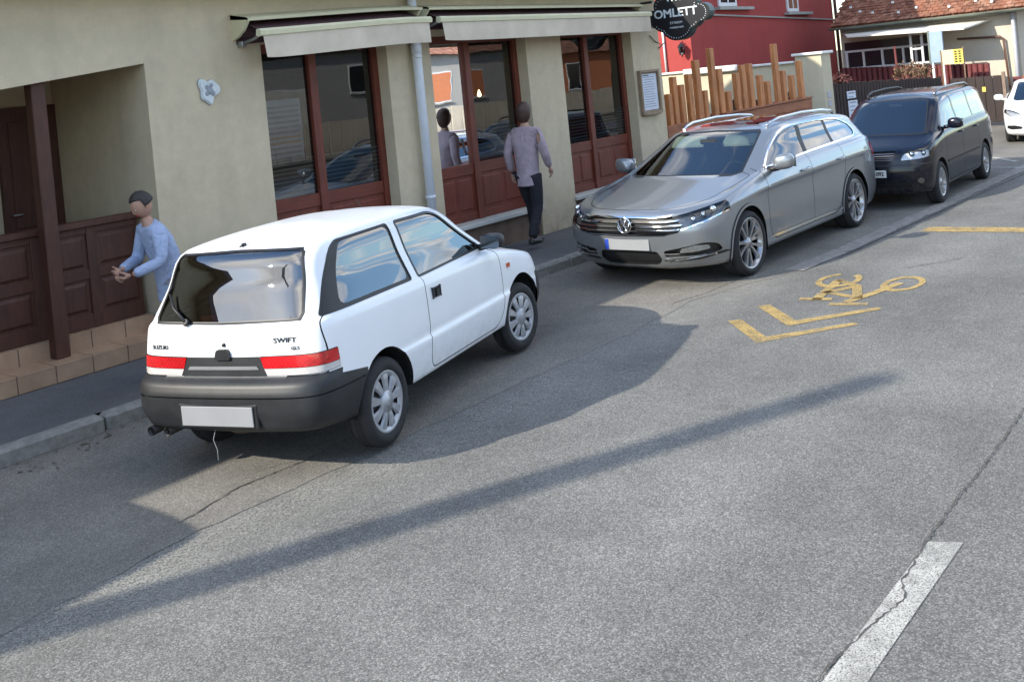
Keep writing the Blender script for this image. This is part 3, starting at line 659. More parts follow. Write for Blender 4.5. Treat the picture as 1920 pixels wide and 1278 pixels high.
# ------------------------------------------------------------------ silver estate car
def emblem(root, c, r, xdir, mat='chrome', back='dark_plastic'):
    """round badge: ring with a V standing on a W"""
    x, y, z = c
    e = MB().lathe([(0, 0), (r*.93, 0), (r*.93, -.012)], 28, 'x', (x, y, z)).build('emblem', back, root)
    m = MB(); ring = [(x+.006, y+r*.92*math.cos(t), z+r*.92*math.sin(t)) for t in [2*PI*k/32 for k in range(33)]]
    m.tube(ring, r*.10, 6, False)
    for pts in (((-.40, .78), (0, .05), (.40, .78)), ((-.80, .35), (-.42, -.70), (0, .0), (.42, -.70), (.80, .35))):
        m.tube([(x+.008, y+p[0]*r, z+p[1]*r) for p in pts], r*.095, 6)
    m.build('emblem_mark', mat, e)
    return e
def make_estate():
    s_ = lambda *a: list(a)
    Xs = [-.3, -1.4]
    cage = [
     ([2.10,2.04,1.86,1.72,1.40,.95,-.3,-1.40,-1.9,-2.2,-2.34,-2.36], [0,.45,.68,.76,.78,.78,.78,.78,.76,.66,.4,0], .19),
     ([2.18,2.13,1.95,1.76,1.40,.95,-.3,-1.4,-1.95,-2.28,-2.42,-2.44], [0,.48,.77,.865,.885,.885,.885,.885,.86,.75,.44,0], .225),
     ([2.255,2.215,2.05,1.81,1.40,.95,-.3,-1.4,-1.98,-2.32,-2.46,-2.48], [0,.50,.80,.895,.905,.880,.880,.905,.89,.79,.46,0], .36),
     ([2.285,2.25,2.09,1.83,1.40,.95,-.3,-1.4,-2.0,-2.33,-2.465,-2.485], [0,.50,.80,.90,.914,.895,.895,.913,.90,.80,.47,0], .56),
     ([2.282,2.242,2.075,1.825,1.40,.95,-.3,-1.4,-2.0,-2.32,-2.45,-2.47], [0,.50,.80,.895,.912,.899,.899,.912,.902,.80,.47,0], [.66,.66,.67,.70,.75,.79,.81,.83,.84,.84,.84,.84]),
     ([2.262,2.215,2.035,1.805,1.40,.95,-.3,-1.4,-1.98,-2.30,-2.43,-2.45], [0,.50,.785,.882,.914,.923,.925,.924,.906,.795,.46,0], [.730,.733,.755,.795,.818,.838,.868,.888,.893,.89,.88,.88]),
     ([2.17,2.125,1.93,1.72,1.37,.95,-.3,-1.4,-1.97,-2.27,-2.38,-2.40], [0,.50,.73,.825,.868,.877,.882,.884,.866,.762,.44,0], [.795,.80,.826,.864,.915,.955,1.01,1.030,1.035,1.03,1.02,1.02]),
     ([1.66,1.63,1.52,1.42,1.22,.94,-.3,-1.4,-1.965,-2.25,-2.36,-2.38], [0,.46,.66,.745,.80,.848,.858,.858,.838,.742,.43,0], [.905,.903,.905,.913,.958,.99,1.04,1.06,1.065,1.06,1.05,1.05]),
     ([1.14,1.12,1.05,.98,.94,.88,-.3,-1.4,-1.96,-2.24,-2.35,-2.365], [0,.42,.68,.77,.80,.824,.840,.840,.820,.725,.42,0], [1.005,1.005,.998,.992,.998,1.012,1.055,1.075,1.08,1.075,1.065,1.065]),
     ([.66,.645,.58,.52,.48,.43,-.3,-1.38,-1.90,-2.13,-2.22,-2.235], [0,.38,.60,.675,.70,.715,.748,.748,.730,.656,.39,0], [1.215,1.214,1.212,1.21,1.21,1.215,1.232,1.24,1.235,1.23,1.23,1.23]),
     ([.24,.23,.17,.13,.11,.06,-.3,-1.33,-1.82,-2.02,-2.09,-2.10], [0,.34,.53,.59,.607,.618,.648,.648,.632,.58,.36,0], [1.405,1.402,1.395,1.390,1.390,1.397,1.422,1.410,1.380,1.365,1.372,1.374]),
     ([.13,.12,.08,.05,.03,-.01,-.33,-1.3,-1.75,-1.92,-1.98,-1.99], [0,.32,.46,.505,.518,.525,.56,.56,.545,.50,.31,0], [1.428,1.426,1.420,1.416,1.417,1.421,1.450,1.438,1.406,1.39,1.395,1.397]),
     ([0,-.005,-.02,-.04,-.05,-.08,-.35,-1.2,-1.5,-1.62,-1.66,-1.67], [0,.17,.25,.27,.275,.28,.30,.30,.29,.26,.16,0], [1.448,1.448,1.447,1.446,1.447,1.450,1.468,1.460,1.440,1.43,1.427,1.426]),
     ([-.1,-.11,-.13,-.15,-.17,-.2,-.4,-1.0,-1.25,-1.33,-1.36,-1.37], [0]*12, [1.456,1.456,1.456,1.456,1.457,1.459,1.472,1.468,1.455,1.448,1.445,1.444])]
    G = car_grid(cage, [5,6,6,6,7,13,12,8,6,5,4], [2,4,5,4,3,4,3,3,5,5,3,3,2], crease=(1, 5, 8), smooth=2)
    def arch(cx, r): return arc(cx, .335, r, -10, 190, 22)+[(cx-r*.97, .1), (cx+r*.97, .1)]
    dlo = rnd([(.84, 1.020), (.52, 1.185), (.05, 1.385), (-.35, 1.410), (-.95, 1.405), (-1.50, 1.372), (-1.79, 1.27), (-1.83, 1.16), (-1.72, 1.104), (-1.2, 1.090), (-.3, 1.066)], [.02, .15, .2, .2, .2, .15, .12, .08, .08, .2, .2])
    def clip(poly, x0, x1, lean0=0, lean1=0): return None
    inn = offs(dlo, -.020)
    gf = rnd([(.74, 1.050), (.50, 1.175), (.05, 1.366), (-.33, 1.388), (-.215, 1.084)], [.02, .15, .2, .02, .02])
    gr = rnd([(-.31, 1.088), (-.425, 1.389), (-.95, 1.385), (-1.075, 1.378), (-1.02, 1.106)], [.02]*5)
    gq = rnd([(-1.085, 1.108), (-1.14, 1.374), (-1.48, 1.352), (-1.76, 1.258), (-1.80, 1.175), (-1.70, 1.122)], [.02, .02, .12, .1, .06, .06])
    fd = rnd([(.90, 1.1), (.92, .80), (.90, .42), (.82, .275), (-.20, .275), (-.235, .40), (-.215, .80), (-.205, 1.1)], [0, .1, .12, .08, .04, .05, .1, 0])
    rd = rnd([(-.205, 1.1), (-.215, .80), (-.235, .40), (-.20, .275), (-.86, .275), (-1.00, .42), (-1.10, .66), (-1.16, .80), (-1.10, 1.1)], [0, .1, .05, .04, .08, .08, .1, .1, 0])
    fr = lambda c, n: c.x > 1.5
    grille = [(-.01, .745), (.50, .745), (.56, .70), (.62, .655), (.575, .585), (.42, .55), (-.01, .545)]
    def bar(z0, z1, y1, k=.0): return [(-.01, z0), (.44, z0+.002), (y1, z0+.012), (y1+.02, z1+.014), (.44, z1+.004), (-.01, z1)]
    hl = rnd([(.505, .738), (.66, .774), (.80, .818), (.915, .865), (.915, .742), (.80, .672), (.66, .620), (.585, .590), (.625, .655)], [.0, .05, .05, .02, .05, .05, .05, .02, .02])
    drl = [(.60, .625), (.66, .640), (.80, .692), (.915, .762), (.915, .744), (.80, .674), (.66, .622), (.588, .593)]
    fog = rnd([(.40, .338), (.40, .400), (.60, .438), (.78, .475), (.855, .455), (.875, .375), (.80, .350)], [.02, .02, .08, .05, .05, .03, .03])
    foglamp = rnd([(.545, .368), (.575, .415), (.72, .447), (.81, .440), (.815, .40), (.70, .378)], .015)
    fogbar = [(.40, .372), (.55, .376), (.55, .366), (.40, .362)]
    blade = [(.36, .290), (.42, .316), (.70, .334), (.88, .366), (.895, .345), (.70, .300), (.42, .284)]
    intake = rnd([(-.01, .40), (.33, .395), (.36, .31), (.30, .250), (-.01, .243)], [0, .03, .03, .03, 0])
    hood = rnd([(1.10, -.1), (1.085, .42), (1.00, .68), (1.01, .765), (1.40, .745), (1.80, .70), (2.02, .58), (2.13, .40), (2.175, -.1)], [0, .1, .05, .03, .1, .1, .1, .1, 0])
    wind = [(0, 1.015), (.60, 1.01), (.655, 1.028), (.535, 1.36), (.50, 1.385), (0, 1.398)]
    REG = [
     dict(name='hole', view='side', poly=arch(1.395, .385), cond=lambda c, n: c.z < .85 and c.y > .6),
     dict(name='hole', view='side', poly=arch(-1.395, .385), cond=lambda c, n: c.z < .85 and c.y > .6),
     dict(name='arch_lip', view='side', poly=arc(1.395, .335, .412, -18, 198, 22)+[(1.395-.39, .22), (1.395+.39, .22)], cond=lambda c, n: c.z < .85 and c.y > .6),
     dict(name='arch_lip2', view='side', poly=arc(-1.395, .335, .412, -18, 198, 22)+[(-1.395-.39, .22), (-1.395+.39, .22)], cond=lambda c, n: c.z < .85 and c.y > .6),
     dict(name='front_glass', view='side', poly=gf, cond=lambda c, n: c.z > 1.0),
     dict(name='rear_glass', view='side', poly=gr, cond=lambda c, n: c.z > 1.0),
     dict(name='quarter_glass', view='side', poly=gq, cond=lambda c, n: c.z > 1.0),
     dict(name='pillar_trim', view='side', poly=inn, cond=lambda c, n: c.z > .985),
     dict(name='chrome_frame', view='side', poly=dlo, cond=lambda c, n: c.z > .97),
     dict(name='windshield', view='front', poly=wind, cond=lambda c, n: c.z > .97 and c.x < 1.2),
     dict(name='windshield_frit', view='front', poly=offs(wind, .018), cond=lambda c, n: c.z > .96 and c.x < 1.2),
     dict(name='', view='side', poly=[(1.74, .60), (1.74, .87), (2.4, .87), (2.4, .60)]),
     dict(name='grille_bar', view='front', poly=bar(.728, .745, .50), cond=fr),
     dict(name='grille_bar', view='front', poly=bar(.682, .694, .565), cond=fr),
     dict(name='grille_bar', view='front', poly=bar(.640, .652, .60), cond=fr),
     dict(name='grille_bar', view='front', poly=bar(.598, .610, .575), cond=fr),
     dict(name='grille_bar', view='front', poly=bar(.556, .567, .45), cond=fr),
     dict(name='drl', view='front', poly=drl, cond=lambda c, n: c.x > 1.74),
     dict(name='headlight', view='front', poly=hl, cond=lambda c, n: c.x > 1.74),
     dict(name='grille', view='front', poly=grille, cond=fr),
     dict(name='fog_lamp', view='front', poly=foglamp, cond=fr), dict(name='fog_bar', view='front', poly=fogbar, cond=fr),
     dict(name='fog_pocket', view='front', poly=fog, cond=fr), dict(name='blade', view='front', poly=blade, cond=fr), dict(name='intake', view='front', poly=intake, cond=fr),
     dict(name='sill_chrome', view='side', poly=[(-.985, .300), (-.985, .318), (.985, .318), (.985, .300)], cond=lambda c, n: c.y > .8),
     dict(name='hood', view='top', poly=offs(hood, -.004), cond=lambda c, n: c.x > .9 and c.z > .70),
     dict(name='hood_gap', view='top', poly=offs(hood, .004), cond=lambda c, n: c.x > .9 and c.z > .70),
     dict(name='front_door', view='side', poly=offs(fd, -.004), cond=lambda c, n: c.z < 1.05 and c.z > .2),
     dict(name='rear_door', view='side', poly=offs(rd, -.004), cond=lambda c, n: c.z < 1.08 and c.z > .2),
     dict(name='door_gap', view='side', poly=offs(fd, .004), cond=lambda c, n: c.z < 1.05 and c.z > .2),
     dict(name='door_gap', view='side', poly=offs(rd, .004), cond=lambda c, n: c.z < 1.08 and c.z > .2),
     dict(name='rear_window', view='rear', poly=[(-.01, 1.34), (.50, 1.335), (.60, 1.12), (-.01, 1.12)], cond=lambda c, n: c.x < -1.9),
     dict(name='tail_light', view='rear', poly=[(.42, .98), (.95, .98), (.95, .82), (.45, .82)], cond=lambda c, n: c.x < -2.05),
     dict(name='roof_glass', view='top', poly=rnd([(-.05, -.1), (-.05, .40), (-1.45, .42), (-1.45, -.1)], [0, .08, .08, 0]), cond=lambda c, n: c.z > 1.38 and n.z > .7),
    ]
    P = car_panels(G, REG); P.pop('hole', None)
    if 0:
        a, b = P['arch_lip'], P.pop('arch_lip2'); k = len(a[0]); P['arch_lip'] = (np.concatenate([a[0], b[0]]), np.concatenate([a[1], b[1]]), a[2]+[[k+i for i in f] for f in b[2]])
    P['headlight_housing'] = P['headlight']; P['fog_housing'] = P['fog_lamp']
    root = empty('estate_car'); pm = 'paint_silver'
    spec = dict(body=(pm, 'both', 0, None, 'body'), arch_lip=(pm, 'LR', -.010, None, 'wheel_arch'), arch_lip2=(pm, 'LR', -.010, None, 'wheel_arch'), front_door=(pm, 'LR', 0, None, 'front_door'), rear_door=(pm, 'LR', 0, None, 'rear_door'), hood=(pm, 'both', 0, None, 'hood'),
      hood_gap=('gap', 'both', .012, None, 'hood_gap'), door_gap=('gap', 'LR', .012, None, 'door_gap'),
      front_glass=('glass_car', 'LR', .004, 'front_door', 'window'), rear_glass=('glass_car', 'LR', .004, 'rear_door', 'window'), quarter_glass=('glass_dark', 'LR', .004, None, 'quarter_window'),
      pillar_trim=('dark_plastic', 'LR', .002, None, 'pillar_trim'), chrome_frame=('chrome', 'LR', -.004, None, 'window_chrome'),
      windshield=('glass_clear', 'both', 0, None, 'windshield'), windshield_frit=('dark_plastic', 'both', 0, 'windshield', 'frit'),
      grille=('dark_plastic', 'both', .03, None, 'grille'), grille_bar=('chrome', 'both', -.006, 'grille', 'grille_bar'),
      headlight_housing=('lamp_shade', 'LR', .045, None, 'headlight'), headlight=('glass_lamp', 'LR', -.003, 'headlight_housing', 'lens'), drl=('chrome', 'LR', .004, 'headlight_housing', 'light_strip'),
      fog_pocket=('dark_plastic', 'LR', .03, None, 'fog_pocket'), fog_housing=('chrome_soft', 'LR', .02, None, 'fog_lamp'), fog_lamp=('glass_lamp', 'LR', -.002, 'fog_housing', 'lens'), fog_bar=('chrome', 'LR', -.002, 'fog_pocket', 'chrome_line'),
      blade=('dark_plastic', 'LR', .004, None, 'chrome_blade'), intake=('dark_plastic', 'both', .03, None, 'lower_intake'), sill_chrome=('chrome', 'LR', -.008, None, 'sill_strip'),
      rear_window=('glass_dark', 'both', 0, None, 'rear_window'), tail_light=('lamp_red', 'LR', -.004, None, 'tail_light'), roof_glass=('glass_dark', 'both', -.003, None, 'roof_glass'))
    made = build_car(root, P, spec)
    car_under(root, -2.1, 1.75, .91, .19, .3, (-1.395, 1.395), .40)
    for x in (1.395, -1.395):
        for y in (.80, -.80): wheel(root, x, y, .335, .335, .225, .262, 'passat', 1 if y > 0 else -1, 0.0, ('alloy', 'tyre'))
    emblem(root, (2.288, 0, .660), .084, 1)
    pl = MB().box(2.272, 2.282, -.262, .262, .405, .517, .003).build('number_plate', 'plate_grey', root)
    MB().box(2.2825, 2.2845, -.258, -.215, .409, .513).build('blue_band', 'plate_blue', pl)
    for s in (1, -1):
        top = []; ys = [.40+.48*k/10 for k in range(11)]
        for k, y in enumerate(ys):
            z = .292+.062*(k/10)**1.4; x = surf_x(G, y, z); w_ = .034*math.sin(PI*(.08+.86*k/10))**.5
            top += [(x-.012, s*y, z+w_*.9), (x+.022, s*y, z+.004), (x-.012, s*y, z-.012)]
        MB().add(top, [(3*k+j, 3*k+3+j, 3*k+4+j, 3*k+1+j) for k in range(10) for j in range(2)]).build('chrome_blade', 'chrome', root)
    for s in (1, -1):
        i = 0 if s > 0 else 1
        hs = made['headlight_housing'][i]
        for (x, y, z, r) in ((2.0, .66, .695, .038), (1.945, .74, .735, .038), (1.87, .81, .78, .034)):
            bm = bmesh.new(); bmesh.ops.create_icosphere(bm, subdivisions=3, radius=r); m = MB(); m.bm(bm, True, Matrix.Translation((x+.075, s*(y+.005), z))); bm.free(); m.build('projector', 'chrome', hs)
        for nm, dr, x in (('door_handle', made['front_door'][i], -.02), ('door_handle', made['rear_door'][i], -1.02)):
            hd = MB().tube([(x+.10, s*.913, .905), (x+.085, s*.938, .908), (x-.085, s*.940, .914), (x-.10, s*.915, .914)], .014, 8).build('door_handle', 'paint_silver', dr)
            MB().box(x-.085, x+.085, s*.950, s*.956, .902, .908).build('chrome_line', 'chrome', hd)
        m = MB(); bm = bmesh.new(); bmesh.ops.create_icosphere(bm, subdivisions=3, radius=1)
        for v in bm.verts:
            q = [math.copysign(abs(c)**.72, c) for c in v.co]; v.co = Vector((.69+q[0]*(.085-.02*q[1]), s*(1.005+q[1]*.112), 1.085+q[2]*.085+.012*q[1]))
        m.bm(bm, True); bm.free(); mi = m.build('side_mirror', 'paint_silver', root)
        MB().box(.598, .606, s*.91, s*1.10, 1.02, 1.155, .003).build('mirror_glass', 'chrome', mi)
        MB().tube([(.72, s*.83, 1.005), (.70, s*.95, 1.02)], [.035, .03], 8).build('mirror_arm', 'dark_plastic', mi)
        rl = MB().tube([(.06, s*.530, 1.425), (-.02, s*.545, 1.462), (-.20, s*.560, 1.492), (-.8, s*.572, 1.506), (-1.4, s*.566, 1.482), (-1.72, s*.550, 1.448), (-1.80, s*.54, 1.41)], .017, 8).build('roof_rail', 'chrome_soft', root)
    for y in (.37, -.37): seat(root, .05, y, .52, .58, .62)
    m = MB(); m.box(-1.1, -.6, -.66, .66, .46, .58, .05); m.box(-1.22, -1.06, -.64, .64, .52, 1.05, .05); m.build('rear_bench', 'seat_cloth', root)
    MB().box(.62, 1.12, -.76, .76, .70, .955, .05).build('dashboard', 'cabin', root)
    for y in (.33, -.33):
        bm = bmesh.new(); bmesh.ops.create_cube(bm, size=1)
        for v in bm.verts: v.co = Vector((.30+v.co.x*.13-v.co.z*.0, y+v.co.y*.42, 1.300+v.co.z*.02-v.co.x*.105))
        m = MB(); m.bm(bm); bm.free(); m.build('sun_visor', 'card_white', root)
    MB().box(.42, .46, -.11, .11, 1.275, 1.335, .015).build('rear_view_mirror', 'dark_plastic', root)
    sw_ = MB(); sw_.tube([(.52+.10*math.sin(t)*.4, .37+.18*math.cos(t), .90+.18*math.sin(t)) for t in [2*PI*k/20 for k in range(21)]], .013, 6, False); sw_.build('steering_wheel', 'dark_plastic', root)
    return root
pa = make_estate()
pa.location = (11.47, -2.88, 0); pa.rotation_euler = (0, 0, math.radians(179.2)); pa.scale = (1.06, 1.06, 1.035)
tag(pa, 'silver estate car with roof rails parked at the kerb facing the camera', 'car', 'cars parked along the kerb')
# ------------------------------------------------------------------ black people carrier
def make_mpv():
    cage = [
     ([2.05,2.0,1.84,1.72,1.42,1.1,-.3,-1.42,-1.85,-2.15,-2.27,-2.29], [0,.45,.68,.76,.77,.77,.77,.77,.76,.66,.4,0], .22),
     ([2.14,2.09,1.93,1.78,1.42,1.1,-.3,-1.42,-1.9,-2.22,-2.35,-2.37], [0,.48,.77,.86,.875,.875,.875,.875,.86,.76,.46,0], .25),
     ([2.20,2.15,2.0,1.82,1.42,1.1,-.3,-1.42,-1.93,-2.26,-2.38,-2.40], [0,.50,.79,.885,.895,.89,.89,.895,.885,.79,.48,0], .42),
     ([2.22,2.17,2.01,1.83,1.42,1.1,-.3,-1.42,-1.94,-2.27,-2.39,-2.41], [0,.50,.79,.89,.903,.902,.902,.902,.89,.80,.48,0], .60),
     ([2.20,2.15,1.99,1.82,1.42,1.1,-.3,-1.42,-1.94,-2.25,-2.35,-2.37], [0,.50,.79,.885,.903,.904,.904,.903,.89,.80,.48,0], .70),
     ([2.15,2.10,1.95,1.79,1.42,1.1,-.3,-1.42,-1.93,-2.24,-2.34,-2.36], [0,.50,.775,.87,.895,.90,.903,.90,.885,.795,.48,0], [.84,.845,.86,.88,.90,.91,.92,.93,.935,.935,.935,.935]),
     ([2.04,2.0,1.87,1.74,1.42,1.1,-.3,-1.42,-1.92,-2.23,-2.32,-2.34], [0,.49,.74,.835,.87,.88,.885,.882,.868,.78,.47,0], [.905,.907,.925,.96,1.01,1.04,1.06,1.07,1.075,1.075,1.07,1.07]),
     ([1.80,1.77,1.68,1.60,1.36,1.08,-.3,-1.42,-1.915,-2.22,-2.31,-2.33], [0,.47,.68,.77,.82,.855,.865,.862,.848,.765,.465,0], [.98,.98,.985,1.0,1.045,1.07,1.095,1.105,1.11,1.11,1.105,1.105]),
     ([1.52,1.50,1.42,1.35,1.28,1.06,-.3,-1.42,-1.91,-2.215,-2.30,-2.32], [0,.44,.68,.76,.79,.835,.850,.848,.834,.752,.46,0], [1.075,1.074,1.068,1.063,1.07,1.085,1.115,1.125,1.13,1.13,1.125,1.125]),
     ([1.06,1.045,.97,.91,.87,.80,-.3,-1.40,-1.88,-2.16,-2.24,-2.255], [0,.40,.62,.695,.725,.745,.775,.773,.76,.695,.43,0], [1.345,1.343,1.34,1.338,1.338,1.342,1.36,1.365,1.365,1.365,1.36,1.36]),
     ([.66,.645,.585,.54,.51,.45,-.3,-1.37,-1.84,-2.08,-2.15,-2.16], [0,.36,.56,.62,.64,.655,.69,.69,.675,.625,.40,0], [1.575,1.572,1.565,1.56,1.56,1.567,1.60,1.605,1.595,1.585,1.585,1.585]),
     ([.53,.52,.47,.43,.40,.36,-.33,-1.35,-1.78,-1.98,-2.04,-2.05], [0,.34,.49,.535,.55,.56,.60,.60,.585,.54,.35,0], [1.61,1.607,1.60,1.596,1.596,1.604,1.64,1.642,1.63,1.62,1.618,1.618]),
     ([.35,.34,.32,.30,.28,.25,-.35,-1.2,-1.5,-1.62,-1.66,-1.67], [0,.18,.26,.285,.29,.295,.32,.32,.31,.28,.18,0], [1.652,1.651,1.65,1.648,1.648,1.651,1.672,1.672,1.664,1.657,1.655,1.655]),
     ([.2,.19,.17,.15,.13,.1,-.4,-1.0,-1.25,-1.33,-1.36,-1.37], [0]*12, [1.665,1.665,1.665,1.665,1.666,1.668,1.682,1.682,1.676,1.672,1.67,1.67])]
    G = car_grid(cage, [4,5,5,5,6,11,10,7,5,4,4], [2,3,4,2,3,3,2,2,5,5,3,2,2], crease=(1, 4, 8), smooth=2)
    def arch(cx, r): return arc(cx, .33, r, -10, 190, 20)+[(cx-r*.97, .1), (cx+r*.97, .1)]
    gf = rnd([(.98, 1.125), (.55, 1.53), (.33, 1.575), (.02, 1.582), (.06, 1.145)], [.03, .1, .1, .03, .03])
    gr = rnd([(-.01, 1.148), (-.05, 1.583), (-.98, 1.585), (-.94, 1.16)], .03)
    gq = rnd([(-1.02, 1.165), (-1.05, 1.583), (-1.78, 1.565), (-1.96, 1.45), (-1.98, 1.20), (-1.93, 1.17)], [.03, .03, .06, .08, .04, .04])
    fd = rnd([(1.02, 1.12), (1.06, .80), (1.02, .42), (.92, .30), (.02, .30), (.0, .8), (.02, 1.12)], [0, .1, .1, .06, .03, .1, 0])
    rd = rnd([(.02, 1.12), (.0, .8), (.02, .30), (-.92, .30), (-1.02, .6), (-1.02, 1.14)], [0, .1, .03, .06, .1, 0])
    hl = rnd([(.475, .745), (.52, .885), (.66, .895), (.86, .895), (.89, .775), (.70, .755)], .02)
    grille = rnd([(-.01, .885), (.40, .885), (.345, .735), (-.01, .735)], [0, .03, .03, 0])
    fr = lambda c, n: c.x > 1.6
    wind = [(0, 1.095), (.62, 1.09), (.665, 1.10), (.555, 1.53), (.52, 1.555), (0, 1.568)]
    hood = rnd([(1.50, -.1), (1.47, .44), (1.38, .70), (1.42, .775), (1.75, .74), (1.95, .62), (2.06, .42), (2.11, -.1)], [0, .1, .05, .03, .1, .1, .1, 0])
    REG = [
     dict(name='hole', view='side', poly=arch(1.417, .375), cond=lambda c, n: c.z < .85 and c.y > .6), dict(name='hole', view='side', poly=arch(-1.417, .375), cond=lambda c, n: c.z < .85 and c.y > .6),
     dict(name='front_glass', view='side', poly=gf, cond=lambda c, n: c.z > 1.1), dict(name='rear_glass', view='side', poly=gr, cond=lambda c, n: c.z > 1.1), dict(name='quarter_glass', view='side', poly=gq, cond=lambda c, n: c.z > 1.1),
     dict(name='windshield', view='front', poly=wind, cond=lambda c, n: c.z > 1.06 and c.x < 1.6), dict(name='windshield_frit', view='front', poly=offs(wind, .016), cond=lambda c, n: c.z > 1.06 and c.x < 1.6),
     dict(name='', view='side', poly=[(1.79, .70), (1.79, .92), (2.3, .92), (2.3, .70)]),
     dict(name='headlight', view='front', poly=hl, cond=lambda c, n: c.x > 1.79),
     ] + [dict(name='grille_bar%d' % k, view='front', poly=[(-.01, .752+.030*k), (.36+.008*k, .752+.030*k), (.36+.008*k, .763+.030*k), (-.01, .763+.030*k)], cond=fr) for k in range(4)] + [
     dict(name='grille', view='front', poly=grille, cond=fr),
     dict(name='bumper_strip', view='front', poly=[(-.01, .668), (.80, .668), (.88, .672), (.88, .690), (.80, .688), (-.01, .686)], cond=fr),
     dict(name='intake', view='front', poly=rnd([(-.01, .41), (.62, .41), (.60, .34), (-.01, .33)], [0, .03, .03, 0]), cond=fr), dict(name='fog_lamp', view='front', poly=arc(.74, .425, .045, 0, 330, 11), cond=fr),
     dict(name='hood', view='top', poly=offs(hood, -.004), cond=lambda c, n: c.x > 1.2 and c.z > .80), dict(name='hood_gap', view='top', poly=offs(hood, .004), cond=lambda c, n: c.x > 1.2 and c.z > .80),
     dict(name='side_strip', view='side', poly=[(-1.02, .585), (-1.02, .610), (1.02, .610), (1.02, .585)], cond=lambda c, n: c.y > .8),
     dict(name='front_door', view='side', poly=offs(fd, -.004), cond=lambda c, n: 1.09 > c.z > .2), dict(name='rear_door', view='side', poly=offs(rd, -.004), cond=lambda c, n: 1.12 > c.z > .2),
     dict(name='door_gap', view='side', poly=offs(fd, .004), cond=lambda c, n: 1.09 > c.z > .2), dict(name='door_gap', view='side', poly=offs(rd, .004), cond=lambda c, n: 1.12 > c.z > .2),
     dict(name='rear_window', view='rear', poly=[(-.01, 1.54), (.55, 1.53), (.64, 1.18), (-.01, 1.18)], cond=lambda c, n: c.x < -1.9), dict(name='tail_light', view='rear', poly=[(.70, 1.05), (.95, 1.05), (.95, .72), (.72, .72)], cond=lambda c, n: c.x < -2.0)]
    P = car_panels(G, REG); P.pop('hole', None); P['headlight_housing'] = P['headlight']
    root = empty('people_carrier'); pm = 'paint_black'
    spec = dict(body=(pm, 'both', 0, None, 'body'), front_door=(pm, 'LR', 0, None, 'front_door'), rear_door=(pm, 'LR', 0, None, 'rear_door'), hood=(pm, 'both', 0, None, 'hood'), hood_gap=('gap', 'both', .012, None, 'hood_gap'), door_gap=('gap', 'LR', .012, None, 'door_gap'),
      front_glass=('glass_car', 'LR', .003, 'front_door', 'window'), rear_glass=('glass_car', 'LR', .003, 'rear_door', 'window'), quarter_glass=('glass_car', 'LR', .003, None, 'quarter_window'), windshield=('glass_car', 'both', 0, None, 'windshield'), windshield_frit=('seal', 'both', 0, 'windshield', 'frit'),
      headlight_housing=('lamp_bright', 'LR', .05, None, 'headlight'), headlight=('glass_lamp', 'LR', -.003, 'headlight_housing', 'lens'), grille=('dark_plastic', 'both', .02, None, 'grille'), bumper_strip=('black_plastic', 'both', -.008, None, 'bumper_strip'), intake=('dark_plastic', 'both', .02, None, 'lower_intake'), fog_lamp=('glass_dark', 'LR', .004, None, 'fog_lamp'),
      side_strip=('black_plastic', 'LR', -.010, None, 'side_strip'), rear_window=('glass_dark', 'both', 0, None, 'rear_window'), tail_light=('lamp_red', 'LR', -.003, None, 'tail_light'))
    for k in range(4): spec['grille_bar%d' % k] = ('alloy_dark', 'both', -.004, 'grille', 'grille_bar')
    made = build_car(root, P, spec)
    car_under(root, -2.1, 1.75, .90, .22, .3, (-1.417, 1.417), .39)
    for x in (1.417, -1.417):
        for y in (.79, -.79): wheel(root, x, y, .325, .325, .21, .215, 'sharan', 1 if y > 0 else -1, 0.0, ('alloy', 'tyre'))
    emblem(root, (2.19, 0, .81), .068, 1, 'chrome', 'dark_plastic')
    pl = MB().box(2.215, 2.225, -.262, .262, .50, .612, .003).build('number_plate', 'plate_white', root)
    put_text('092', .085, (2.227, .165, .555), (0, 1, 0), (0, 0, 1), 'letter_black', pl, 'plate_number', .001, .95, .002)
    for s in (1, -1):
        i = 0 if s > 0 else 1; hs = made['headlight_housing'][i]
        for y, z, r in ((.62, .825, .048), (.77, .83, .044)):
            bm = bmesh.new(); bmesh.ops.create_icosphere(bm, subdivisions=3, radius=r); m = MB(); m.bm(bm, True, Matrix.Translation((surf_x(G, y, z)-.055, s*y, z))); bm.free(); m.build('reflector', 'chrome', hs)
        for dr, x in ((made['front_door'][i], .12), (made['rear_door'][i], -.86)): MB().tube([(x+.09, s*.90, .985), (x+.08, s*.925, .987), (x-.08, s*.925, .99), (x-.09, s*.90, .99)], .013, 6).build('door_handle', 'paint_black', dr)
        m = MB(); bm = bmesh.new(); bmesh.ops.create_icosphere(bm, subdivisions=3, radius=1)
        for v in bm.verts:
            q = [math.copysign(abs(c)**.72, c) for c in v.co]; v.co = Vector((.86+q[0]*.075, s*(1.02+q[1]*.12), 1.18+q[2]*.085))
        m.bm(bm, True); bm.free(); m.tube([(.90, s*.84, 1.12), (.88, s*.95, 1.14)], .03, 8); mi = m.build('side_mirror', 'paint_black', root)
        MB().box(.779, .786, s*.915, s*1.125, 1.115, 1.245, .003).build('mirror_glass', 'chrome', mi)
        MB().tube([(.30, s*.565, 1.615), (.22, s*.585, 1.67), (.0, s*.60, 1.70), (-.8, s*.615, 1.712), (-1.5, s*.605, 1.698), (-1.72, s*.595, 1.66), (-1.78, s*.59, 1.63)], .020, 8).build('roof_rail', 'dark_plastic' if s < 0 else 'alloy_dark', root)
        MB().tube([(1.47, s*.35+.05, 1.092), (1.44, s*.35-.28, 1.105)], .008, 6).build('wiper', 'dark_plastic', root)
    for y in (.37, -.37): seat(root, .25, y, .5, .70, .62); seat(root, -.65, y, .5, .70, .62)
